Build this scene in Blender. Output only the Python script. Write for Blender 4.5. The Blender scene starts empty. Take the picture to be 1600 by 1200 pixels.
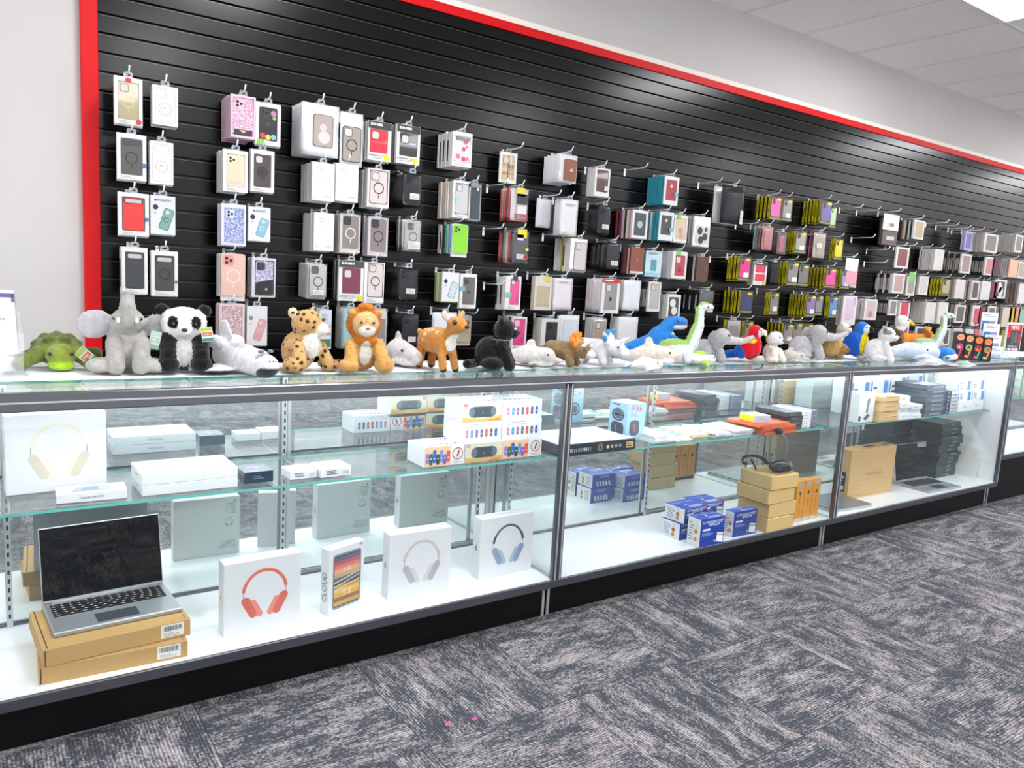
import bpy, bmesh, math, random
from mathutils import Matrix, Vector, Euler, noise
import numpy as np
random.seed(7)
scn = bpy.context.scene
COL = scn.collection
# ---------------------------------------------------------------- camera
CAM_C = Vector((0.01713, -2.21745, 1.31931))
FPX = 1208.9478
yaw, pitch, roll = 0.613, -0.1375, 0.0588
F_ = Vector((math.sin(yaw)*math.cos(pitch), math.cos(yaw)*math.cos(pitch), math.sin(pitch)))
R0 = Vector((math.cos(yaw), -math.sin(yaw), 0)); U0 = R0.cross(F_)
R_ = R0*math.cos(roll)+U0*math.sin(roll); U_ = U0*math.cos(roll)-R0*math.sin(roll)
cam = bpy.data.cameras.new('camera'); cam_o = bpy.data.objects.new('camera', cam); COL.objects.link(cam_o)
cam.sensor_width = 36; cam.lens = FPX/1600*36; cam.clip_start = .05
m3 = Matrix((R_, U_, -F_)).transposed()
cam_o.matrix_world = Matrix.Translation(CAM_C) @ m3.to_4x4()
scn.camera = cam_o
def ray(u, v): return F_ + R_*((u-800)/FPX) - U_*((v-600)/FPX)
def at_x(u, v, x): d = ray(u, v); return CAM_C + d*((x-CAM_C.x)/d.x)
def at_y(u, v, y): d = ray(u, v); return CAM_C + d*((y-CAM_C.y)/d.y)
def at_z(u, v, z): d = ray(u, v); return CAM_C + d*((z-CAM_C.z)/d.z)
# ---------------------------------------------------------------- world, light, exposure
w = bpy.data.worlds.new('ambient_fill'); scn.world = w; w.use_nodes = True
bg = w.node_tree.nodes['Background']; bg.inputs[0].default_value = (.93, .97, 1, 1); bg.inputs[1].default_value = 1.5  # even fill light, let in through added openings in the walls
LAMP = 25.0        # ceiling panels
LED_W = 2.9       # LED strip under each front counter rail; also scales the added rear lamp
scn.view_settings.view_transform = 'Standard'; scn.view_settings.look = 'None'
scn.view_settings.exposure = 0.36; scn.view_settings.gamma = 1
try: scn.view_settings.use_curve_mapping = False
except Exception: pass
cy = scn.cycles
cy.max_bounces = 12; cy.diffuse_bounces = 4; cy.glossy_bounces = 6; cy.transparent_max_bounces = 40
cy.caustics_reflective = False; cy.caustics_refractive = False; cy.sample_clamp_indirect = 6
# ---------------------------------------------------------------- dimensions (metres)
W = 1.843; H = .966; ZD = .168; ZS = .635; YM = .485; DEPTH = .515
YW = 1.2564; ZC = 3.0606; ZT = 2.552; ZU = 2.5953; XR = .4386; GZ = 2.2144; GP = .070866
X_END = 12.5; X_LEFT = -3.2; Y_FRONT = -6.2
# ---------------------------------------------------------------- materials
MATS = {}
ALB = 1.0
ORD = ['first', 'second', 'third', 'fourth', 'fifth', 'sixth', 'seventh', 'eighth', 'ninth', 'tenth', 'eleventh', 'twelfth', 'thirteenth']
def nth(i, n, what, top): return top if i == n-1 else 'lowest '+what if i == 0 else what+', '+ORD[i]+' from the bottom'
def lin(h):
    if not isinstance(h, str): return tuple(h)
    h = h.lstrip('#'); o = []
    for i in (0, 2, 4):
        c = int(h[i:i+2], 16)/255; o.append(c/12.92 if c <= .04045 else ((c+.055)/1.055)**2.4)
    return tuple(o)
def mat(col, rough=.5, metal=0., coat=0., alpha=1., name=None, spec=.5, emit=None):
    key = (col, rough, metal, coat, alpha, name, spec, emit, ALB if not name else 1)
    if key in MATS: return MATS[key]
    m = bpy.data.materials.new(name or 'mat_%s' % str(col).strip('#')); m.use_nodes = True
    b = m.node_tree.nodes['Principled BSDF']; c = lin(col)
    if not name: c = tuple(q*ALB for q in c)
    b.inputs['Base Color'].default_value = (*c, 1); b.inputs['Roughness'].default_value = rough
    b.inputs['Metallic'].default_value = metal; b.inputs['Coat Weight'].default_value = coat
    b.inputs['Alpha'].default_value = alpha; b.inputs['Specular IOR Level'].default_value = spec
    if emit: b.inputs['Emission Color'].default_value = (*c, 1); b.inputs['Emission Strength'].default_value = emit
    MATS[key] = m; return m
class NT:
    def __init__(s, name):
        s.m = bpy.data.materials.new(name); s.m.use_nodes = True; s.t = s.m.node_tree; s.b = s.t.nodes['Principled BSDF']
        s.out = s.t.nodes['Material Output']
    def n(s, typ, **k):
        o = s.t.nodes.new(typ)
        for a, v in k.items():
            if a.startswith('i_'):
                kk = a[2:]; o.inputs[int(kk) if kk.isdigit() else kk.replace('_', ' ')].default_value = v
            else: setattr(o, a, v)
        return o
    def l(s, a, b): s.t.links.new(a, b)
    def math(s, op, a, b=None):
        o = s.n('ShaderNodeMath', operation=op)
        for i, x in enumerate((a, b)):
            if x is None: continue
            if isinstance(x, (int, float)): o.inputs[i].default_value = x
            else: s.l(x, o.inputs[i])
        return o.outputs[0]
    def mix(s, f, a, b):
        o = s.n('ShaderNodeMix', data_type='RGBA')
        for i, x in ((0, f), (6, a), (7, b)):
            if isinstance(x, (int, float)): o.inputs[i].default_value = x
            elif isinstance(x, tuple): o.inputs[i].default_value = (*x, 1)
            else: s.l(x, o.inputs[i])
        return o.outputs[2]
    def bump(s, h, strength, dist):
        o = s.n('ShaderNodeBump'); o.inputs['Strength'].default_value = strength; o.inputs['Distance'].default_value = dist
        s.l(h, o.inputs['Height']); s.l(o.outputs[0], s.b.inputs['Normal'])
def glass_mat(name, tint=(.975, .99, .987), rough=0.0, ior=1.45, haze=0.0):
    m = bpy.data.materials.new(name); m.use_nodes = True; t = m.node_tree; t.nodes.clear()
    out = t.nodes.new('ShaderNodeOutputMaterial'); mx = t.nodes.new('ShaderNodeMixShader')
    tr = t.nodes.new('ShaderNodeBsdfTransparent'); tr.inputs[0].default_value = (*tint, 1)
    gl = t.nodes.new('ShaderNodeBsdfGlossy'); gl.inputs['Roughness'].default_value = rough
    fr = t.nodes.new('ShaderNodeFresnel'); ge = t.nodes.new('ShaderNodeNewGeometry'); ma = t.nodes.new('ShaderNodeMath'); ma.operation = 'MULTIPLY_ADD'
    t.links.new(ge.outputs['Backfacing'], ma.inputs[0]); ma.inputs[1].default_value = 1/ior-ior; ma.inputs[2].default_value = ior; t.links.new(ma.outputs[0], fr.inputs[0])
    t.links.new(fr.outputs[0], mx.inputs[0]); t.links.new(tr.outputs[0], mx.inputs[1]); t.links.new(gl.outputs[0], mx.inputs[2])
    last = mx
    if haze:
        df = t.nodes.new('ShaderNodeBsdfDiffuse'); df.inputs[0].default_value = (.9, .92, .93, 1)
        m2 = t.nodes.new('ShaderNodeMixShader'); m2.inputs[0].default_value = haze
        t.links.new(mx.outputs[0], m2.inputs[1]); t.links.new(df.outputs[0], m2.inputs[2]); last = m2
    t.links.new(last.outputs[0], out.inputs[0]); return m
GLASS = glass_mat('clear_glass'); FILM = glass_mat('clear_film', (.97, .97, .98), .12, 1.35, .06)
FROST = glass_mat('frosted_film', (.95, .95, .97), .25, 1.4, .45); SMOKE = glass_mat('smoked_film', (.3, .31, .34), .2, 1.3, .01)
EDGE = mat('#62b8ad', .15, name='glass_edge'); 
def led_veil_mirror():
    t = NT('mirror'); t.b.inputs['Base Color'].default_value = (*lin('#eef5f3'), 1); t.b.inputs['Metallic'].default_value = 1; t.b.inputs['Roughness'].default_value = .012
    d = t.n('ShaderNodeBsdfDiffuse'); d.inputs[0].default_value = (*lin('#d4e4ee'), 1); mx = t.n('ShaderNodeMixShader'); mx.inputs[0].default_value = .09  # diffuse share paints the bluish LED veil over the mirror
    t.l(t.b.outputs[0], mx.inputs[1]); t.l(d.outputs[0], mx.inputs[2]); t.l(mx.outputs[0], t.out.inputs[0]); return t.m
ALU = mat('#c6c9cd', .38, .75, name='brushed_aluminium'); STEEL = mat('#6c6f75', .3, .9, name='dark_aluminium')
TOP_GLOW = mat('#f1f4f6', .3, name='top_glow_white'); MIRROR = led_veil_mirror(); WHITE = mat('#e9eaec', .45, name='white_card'); LAM = mat('#eef0f2', .35, name='white_laminate')
BLACK = mat('#050506', .45, spec=.2, name='black_laminate'); INK = mat('#26282b', .5, name='black_ink'); GREYINK = mat('#9a9ca0', .5, name='grey_ink')
KRAFT = mat('#b9935c', .75, name='kraft_card'); WIRE = mat('#eeeeec', .35, name='white_wire'); CLEARTAB = glass_mat('clear_tab', (.85, .9, .95), .1, 1.45, .2)
# ---------------------------------------------------------------- mesh builder
FRONT = Matrix(((1, 0, 0, 0), (0, 0, -1, 0), (0, 1, 0, 0), (0, 0, 0, 1)))   # local x right, y up, z out of the face
def frame(kind, o=(0, 0, 0)):
    ax = {'front': ((1, 0, 0), (0, 0, 1), (0, -1, 0)), 'back': ((-1, 0, 0), (0, 0, 1), (0, 1, 0)), 'top': ((1, 0, 0), (0, 1, 0), (0, 0, 1)),
          'left': ((0, -1, 0), (0, 0, 1), (-1, 0, 0)), 'right': ((0, 1, 0), (0, 0, 1), (1, 0, 0))}[kind]
    m = Matrix.Identity(4)
    for i in range(3):
        for j in range(3): m[j][i] = ax[i][j]
    m.translation = o; return m
TXT = {}
def txt_mesh(s, bold=False):
    k = (s, bold)
    if k in TXT: return TXT[k]
    c = bpy.data.curves.new('lettering', 'FONT'); c.body = s; c.align_x = 'CENTER'; c.align_y = 'CENTER'; c.resolution_u = 2
    if bold: c.offset = .012
    o = bpy.data.objects.new('lettering', c); COL.objects.link(o)
    me = o.to_mesh(); vs = [tuple(v.co) for v in me.vertices]; fs = [tuple(p.vertices) for p in me.polygons]
    o.to_mesh_clear(); bpy.data.objects.remove(o); bpy.data.curves.remove(c)
    TXT[k] = (vs, fs); return TXT[k]
def rr(w, h, r, n=4, cx=0, cy=0):
    p = []
    for k, (sx, sy) in enumerate(((1, 1), (-1, 1), (-1, -1), (1, -1))):
        for i in range(n+1):
            a = math.pi/2*(k+i/n); p.append((cx+sx*(w/2-r)+r*math.cos(a), cy+sy*(h/2-r)+r*math.sin(a)))
    return p
def circ(r, n=20, cx=0, cy=0, ry=None): return [(cx+r*math.cos(2*math.pi*i/n), cy+(ry or r)*math.sin(2*math.pi*i/n)) for i in range(n)]
class MB:
    def __init__(s): s.v = []; s.f = []; s.mi = []; s.mats = []; s.sm = []; s.nofix = set()
    def add(s, vs, fs, m, smooth=False, X=None, nofix=False):
        if m not in s.mats: s.mats.append(m)
        k = s.mats.index(m); o = len(s.v)
        s.v += [tuple(X @ Vector(p)) for p in vs] if X is not None else [tuple(p) for p in vs]
        for f in fs:
            if nofix: s.nofix.add(len(s.f))
            s.f.append(tuple(o+i for i in f)); s.mi.append(k); s.sm.append(smooth)
        return s
    def box(s, x0, y0, z0, x1, y1, z1, m, b=0, X=None, ms=None):
        if not b:
            vs = [(x, y, z) for x in (x0, x1) for y in (y0, y1) for z in (z0, z1)]
            fs = [(0, 1, 3, 2), (4, 6, 7, 5), (0, 4, 5, 1), (2, 3, 7, 6), (0, 2, 6, 4), (1, 5, 7, 3)]
            if ms:
                for f, q in zip(fs, 'LRFBDU'): s.add([vs[i] for i in f], [(0, 1, 2, 3)], ms.get(q, m), X=X, nofix=True)
                return s
            return s.add(vs, fs, m, X=X)
        P = {}; vs = []
        for i, x in enumerate((x0, x1)):
            for j, y in enumerate((y0, y1)):
                for k, z in enumerate((z0, z1)):
                    ix = b if i == 0 else -b; iy = b if j == 0 else -b; iz = b if k == 0 else -b
                    for a, q in enumerate(((x, y+iy, z+iz), (x+ix, y, z+iz), (x+ix, y+iy, z))):
                        P[i, j, k, a] = len(vs); vs.append(q)
        fs = []
        for i in (0, 1):
            fs += [[P[i, 0, 0, 0], P[i, 0, 1, 0], P[i, 1, 1, 0], P[i, 1, 0, 0]], [P[0, i, 0, 1], P[0, i, 1, 1], P[1, i, 1, 1], P[1, i, 0, 1]], [P[0, 0, i, 2], P[0, 1, i, 2], P[1, 1, i, 2], P[1, 0, i, 2]]]
            for j in (0, 1):
                fs += [[P[0, i, j, 1], P[1, i, j, 1], P[1, i, j, 2], P[0, i, j, 2]], [P[i, 0, j, 0], P[i, 1, j, 0], P[i, 1, j, 2], P[i, 0, j, 2]], [P[i, j, 0, 0], P[i, j, 1, 0], P[i, j, 1, 1], P[i, j, 0, 1]]]
                for k in (0, 1): fs.append([P[i, j, k, 0], P[i, j, k, 1], P[i, j, k, 2]])
        return s.add(vs, fs, m, X=X)
    def prism(s, F, pts, z0, z1, m, smooth=False):
        n = len(pts); vs = [(x, y, z0) for x, y in pts]+[(x, y, z1) for x, y in pts]
        fs = [tuple(range(n))[::-1], tuple(range(n, 2*n))]+[(i, (i+1) % n, n+(i+1) % n, n+i) for i in range(n)]
        return s.add(vs, fs, m, smooth, F)
    def flat(s, F, pts, m, off=.0004): return s.add([(x, y, off) for x, y in pts], [tuple(range(len(pts)))], m, False, F, True)
    def rect(s, F, cx, cy_, w, h, m, off=.0004): return s.flat(F, [(cx-w/2, cy_-h/2), (cx+w/2, cy_-h/2), (cx+w/2, cy_+h/2), (cx-w/2, cy_+h/2)], m, off)
    def ring(s, F, cx, cy_, r, wd, m, off=.0006, n=28, a0=0, a1=360, ry=None):
        vs = []; ry = ry or r
        for i in range(n+1):
            a = math.radians(a0+(a1-a0)*i/n)
            for q in (-wd/2, wd/2): vs.append((cx+(r+q)*math.cos(a), cy_+(ry+q)*math.sin(a), off))
        return s.add(vs, [(2*i, 2*i+1, 2*i+3, 2*i+2) for i in range(n)], m, False, F, True)
    def text(s, F, t, cx, cy_, size, m, off=.0006, rot=0, bold=False, sx=1, mirror=False):
        vs, fs = txt_mesh(t, bold); c, q = math.cos(math.radians(rot)), math.sin(math.radians(rot))
        return s.add([(cx+(x*sx*size*c-y*size*q), cy_+(x*sx*size*q+y*size*c), off) for x, y, z in vs], fs, m, False, F, True)
    def lines(s, F, cx, cy_, w, h, n, m, off=.0005, seed=1):
        rg = random.Random(seed)
        for i in range(n):
            ww = w*rg.uniform(.55, 1); s.rect(F, cx-w/2+ww/2, cy_+h/2-h*(i+.5)/n, ww, h/n*.45, m, off)
        return s
    def bars(s, F, cx, cy_, w, h, m, off=.0006, seed=1, n=16):
        rg = random.Random(seed); x = cx-w/2
        for i in range(n):
            q = w/n*rg.choice((.3, .5, .7)); s.rect(F, x+q/2, cy_, q, h, m, off); x += w/n
        return s
    def tube(s, pts, r, m, n=8, X=None):
        P = [Vector(p) for p in pts]; rs = r if isinstance(r, (list, tuple)) else [r]*len(P); vs = []; up = Vector((.3, .5, .81)).normalized()
        for i, p in enumerate(P):
            d = (P[min(i+1, len(P)-1)]-P[max(i-1, 0)]).normalized(); a = d.cross(up)
            if a.length < .05: a = d.cross(Vector((1, 0, 0)))
            a.normalize(); b = d.cross(a).normalized(); up = a.cross(d).normalized() if False else up
            for k in range(n): t = 2*math.pi*k/n; vs.append(p+(a*math.cos(t)+b*math.sin(t))*rs[i])
        fs = [(i*n+k, i*n+(k+1) % n, (i+1)*n+(k+1) % n, (i+1)*n+k) for i in range(len(P)-1) for k in range(n)]
        fs += [tuple(range(n))[::-1], tuple(range((len(P)-1)*n, len(P)*n))]
        return s.add(vs, fs, m, True, X)
    def ell(s, c, r, m, rot=None, nu=14, nv=8, X=None):
        if isinstance(r, (int, float)): r = (r, r, r)
        E = Euler(rot).to_matrix() if rot else Matrix.Identity(3); c = Vector(c); vs = [c+E @ Vector((0, 0, -r[2]))]
        for j in range(1, nv):
            ph = -math.pi/2+math.pi*j/nv
            for i in range(nu): t = 2*math.pi*i/nu; vs.append(c+E @ Vector((r[0]*math.cos(ph)*math.cos(t), r[1]*math.cos(ph)*math.sin(t), r[2]*math.sin(ph))))
        vs.append(c+E @ Vector((0, 0, r[2]))); k = len(vs)-1
        fs = [(0, 1+(i+1) % nu, 1+i) for i in range(nu)]+[(k, k-nu+i, k-nu+(i+1) % nu) for i in range(nu)]
        fs += [(1+j*nu+i, 1+j*nu+(i+1) % nu, 1+(j+1)*nu+(i+1) % nu, 1+(j+1)*nu+i) for j in range(nv-2) for i in range(nu)]
        return s.add(vs, fs, m, True, X)
    def mesh(s, name):
        me = bpy.data.meshes.new(name); me.from_pydata(s.v, [], s.f)
        for m in s.mats: me.materials.append(m)
        me.polygons.foreach_set('material_index', s.mi); me.polygons.foreach_set('use_smooth', s.sm)
        bm = bmesh.new(); bm.from_mesh(me); bm.faces.ensure_lookup_table()
        fl = [f for f in bm.faces if f.index not in s.nofix]
        if fl: bmesh.ops.recalc_face_normals(bm, faces=fl)
        bm.to_mesh(me); bm.free(); return me
    def build(s, name, parent=None, loc=None):
        o = bpy.data.objects.new(name, s.mesh(name)); COL.objects.link(o)
        if parent: o.parent = parent
        if loc: o.location = loc
        return o
def thing(name, label, cat, loc=(0, 0, 0), rz=0, group=None):
    o = bpy.data.objects.new(name, None); COL.objects.link(o); o.empty_display_size = .05
    o.location = loc; o.rotation_euler = (0, 0, rz); return tag(o, label, cat, group)
def tag(o, label, cat, group=None):
    o['label'] = label; o['category'] = cat
    if group: o['group'] = group
    return o
def struct(o, label=None):
    o['kind'] = 'structure'
    if label: o['label'] = label
    return o
# ================================================================ room shell
def carpet():
    t = NT('patterned_carpet'); tc = t.n('ShaderNodeTexCoord'); sp = t.n('ShaderNodeSeparateXYZ'); t.l(tc.outputs['Object'], sp.inputs[0])
    u = t.math('DIVIDE', t.math('SUBTRACT', sp.outputs[0], .524), .505); v = t.math('DIVIDE', t.math('ADD', sp.outputs[1], .475), .505)
    iu, iv = t.math('FLOOR', u), t.math('FLOOR', v); fu, fv = t.math('FRACT', u), t.math('FRACT', v)
    ch = t.math('MODULO', t.math('ABSOLUTE', t.math('ADD', iu, iv)), 2)
    def pick(a, b):
        return t.math('ADD', t.math('MULTIPLY', a, t.math('SUBTRACT', 1, ch)), t.math('MULTIPLY', b, ch))
    a, b = pick(fu, fv), pick(fv, fu)
    cid = t.n('ShaderNodeCombineXYZ'); t.l(iu, cid.inputs[0]); t.l(iv, cid.inputs[1])
    wn = t.n('ShaderNodeTexWhiteNoise', noise_dimensions='3D'); t.l(cid.outputs[0], wn.inputs['Vector'])
    off = t.math('MULTIPLY', wn.outputs['Value'], 37)
    def nz(sa, sb, sc, det, rough=.6):
        c = t.n('ShaderNodeCombineXYZ'); t.l(t.math('ADD', t.math('MULTIPLY', a, sa), off), c.inputs[0]); t.l(t.math('MULTIPLY', b, sb), c.inputs[1]); t.l(off, c.inputs[2])
        n = t.n('ShaderNodeTexNoise'); n.inputs['Scale'].default_value = sc; n.inputs['Detail'].default_value = det; n.inputs['Roughness'].default_value = rough
        t.l(c.outputs[0], n.inputs['Vector']); return n.outputs['Fac']
    big = nz(2.8, 9, 1, 5, .68); fine = nz(16, 60, 1, 3); grain = nz(70, 70, 1, 1)
    rib = t.math('ABSOLUTE', t.math('SINE', t.math('MULTIPLY', b, 170)))
    x = t.math('ADD', t.math('MULTIPLY', t.math('SUBTRACT', big, .5), 3.3), t.math('MULTIPLY', t.math('SUBTRACT', fine, .5), 1.9))
    x = t.math('ADD', x, t.math('MULTIPLY', t.math('SUBTRACT', grain, .5), 2.0))
    x = t.math('ADD', x, -.02)
    cl = t.n('ShaderNodeClamp'); t.l(t.math('ADD', x, .28), cl.inputs[0])
    f = t.math('MULTIPLY', cl.outputs[0], t.math('ADD', t.math('MULTIPLY', rib, .7), .3))
    dark = t.mix(t.math('MULTIPLY', grain, rib), lin('#2a2d34'), lin('#54585f'))
    col = t.mix(f, dark, lin('#a8a1a0'))
    e1 = t.math('GREATER_THAN', t.math('ABSOLUTE', t.math('SUBTRACT', fu, .5)), .496); e2 = t.math('GREATER_THAN', t.math('ABSOLUTE', t.math('SUBTRACT', fv, .5)), .496)
    col = t.mix(t.math('MULTIPLY', t.math('MAXIMUM', e1, e2), .6), col, lin('#23272e'))
    t.l(col, t.b.inputs['Base Color']); t.b.inputs['Roughness'].default_value = .95; t.b.inputs['Specular IOR Level'].default_value = .15
    t.bump(t.math('MULTIPLY', rib, grain), .35, .004); return t.m
def noisy(name, c1, c2, scale, rough, bump=0, dist=.001, spec=.5):
    t = NT(name); tc = t.n('ShaderNodeTexCoord'); n = t.n('ShaderNodeTexNoise'); n.inputs['Scale'].default_value = scale; n.inputs['Detail'].default_value = 6
    t.l(tc.outputs['Object'], n.inputs['Vector']); t.l(t.mix(n.outputs['Fac'], lin(c1), lin(c2)), t.b.inputs['Base Color'])
    t.b.inputs['Roughness'].default_value = rough; t.b.inputs['Specular IOR Level'].default_value = spec
    if bump: t.bump(n.outputs['Fac'], bump, dist)
    return t.m
WALLP = noisy('wall_paint', '#bcb9b7', '#c3c0be', 3, .7)
TILE = noisy('ceiling_tile', '#f6f4f1', '#fffdfb', 160, .9, .5, .002)
SLAT = noisy('black_slat_laminate', '#070708', '#0b0b0c', 6, .22, .05, .0006, .24)
LIP_GLINT = mat('#3a3a3d', .3, name='groove_glint')  # ceiling light glinting on plank edges, painted as a lighter grey strip
RED = noisy('red_paint', '#c4000a', '#d0060f', 2.5, .5, spec=.25)
m = MB(); m.box(X_LEFT, -4.4, -.05, X_END, YW, 0, carpet()); struct(m.build('floor'))
m = MB(); m.box(X_LEFT, Y_FRONT, -.05, X_END, -4.4005, 0, mat('#e9e6e0', .35, name='pale_bounce_floor')); struct(m.build('floor'))  # unseen pale floor, added to bounce light up to the ceiling
m = MB(); m.box(X_LEFT, YW, 0, X_END, YW+.1, ZC, WALLP); struct(m.build('wall_back'))
m = MB(); m.box(X_LEFT-.1, Y_FRONT, 0, X_LEFT, YW+.1, .12, WALLP); m.box(X_LEFT-.1, Y_FRONT, 2.85, X_LEFT, YW+.1, ZC, WALLP)
for y in (Y_FRONT, -4.5, -2.8, -1.1, YW-.02): m.box(X_LEFT-.1, y, .12, X_LEFT, y+.08, 2.85, WALLP)
struct(m.build('wall_left'))  # left side opened up to let fill light onto the ceiling
m = MB(); m.box(X_END, Y_FRONT, 0, X_END+.1, YW+.1, ZC, WALLP); struct(m.build('wall_right'))
m = MB(); m.box(X_LEFT, Y_FRONT-.1, 0, X_END, Y_FRONT, .9, WALLP); m.box(X_LEFT, Y_FRONT-.1, 2.9, X_END, Y_FRONT, ZC, WALLP)
for x in (X_LEFT, 0, 3.2, 6.4, 9.6, X_END-.12): m.box(x, Y_FRONT-.1, .9, x+.12, Y_FRONT, 2.9, WALLP)
struct(m.build('wall_front'))  # window band added so fill light reaches the ceiling from the front
m = MB(); m.box(X_LEFT, Y_FRONT, ZC, X_END, YW+.1, ZC+.05, TILE)
GRID = mat('#e6e3df', .6, name='ceiling_grid')
x = 4.70-.6096*13
while x < X_END: m.box(x-.011, Y_FRONT, ZC-.004, x+.011, YW, ZC, GRID); x += .6096
yy = .27
while yy > Y_FRONT: m.box(X_LEFT, yy-.011, ZC-.0038, X_END, yy+.011, ZC, GRID); yy -= 1.2192
struct(m.build('ceiling'))
m = MB()
gs = [GZ+GP*k for k in range(-31, 5)]
zs_ = [0]+[g for g in gs if .02 < g < ZT]+[ZT]
D = .019; prof = MB()
m.box(XR, YW-.004, 0, X_END, YW-.0005, ZT, SLAT)
for i in range(len(zs_)-1):
    z0 = zs_[i]+(.0045 if i else 0); z1 = zs_[i+1]-(.0045 if i < len(zs_)-2 else 0)
    m.box(XR, YW-D, z0, X_END, YW-.004, z1, SLAT, .0012)
    if i < len(zs_)-2: m.box(XR, YW-D-.0003, z1-.0022, X_END, YW-D+.004, z1+.0002, LIP_GLINT)
struct(m.build('slatwall_panel'))
YP = YW-D
m = MB(); m.box(XR-.058, YW-.028, 0, XR, YW-.0005, ZU, RED, .002); struct(m.build('trim_1'))
m = MB(); m.box(XR-.058, YW-.028, ZT, X_END, YW-.0005, ZU, RED, .002); struct(m.build('trim_2'))
m = MB(); m.box(XR-.058, YW-.014, ZU, X_END, YW-.0005, ZU+.032, mat('#e9e4da', .6)); struct(m.build('trim_3'))
# ceiling lamps
DIFF = mat('#fbfbff', .5, name='lamp_diffuser', emit=LAMP); LFR = mat('#f4f4f2', .4)
names = {}
for yc, row in ((-.34, 'nearest the slat wall'), (-2.78, 'in the middle of the shop'), (-5.2, 'along the shop front')):
    for k, xc in enumerate((-2.32, 1.34, 5.0, 8.66, 11.9)):
        pos = ('far left', 'above the left display case', 'above the right display cases', 'above the far aisle', 'at the far end')[k]
        t = thing('ceiling_light', 'white rectangular ceiling light panel %s, %s' % (row, pos), 'ceiling light', (xc, yc, ZC), 0, 'ceiling light panels')
        f = MB()
        for x0, x1, y0, y1 in ((-.3, -.27, -.6, .6), (.27, .3, -.6, .6), (-.27, .27, -.6, -.57), (-.27, .27, .57, .6)): f.box(x0, y0, -.02, x1, y1, -.004, LFR)
        f.build('light_frame', t); f = MB(); f.box(-.27, -.57, -.016, .27, .57, -.006, DIFF); f.build('diffuser', t)
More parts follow.
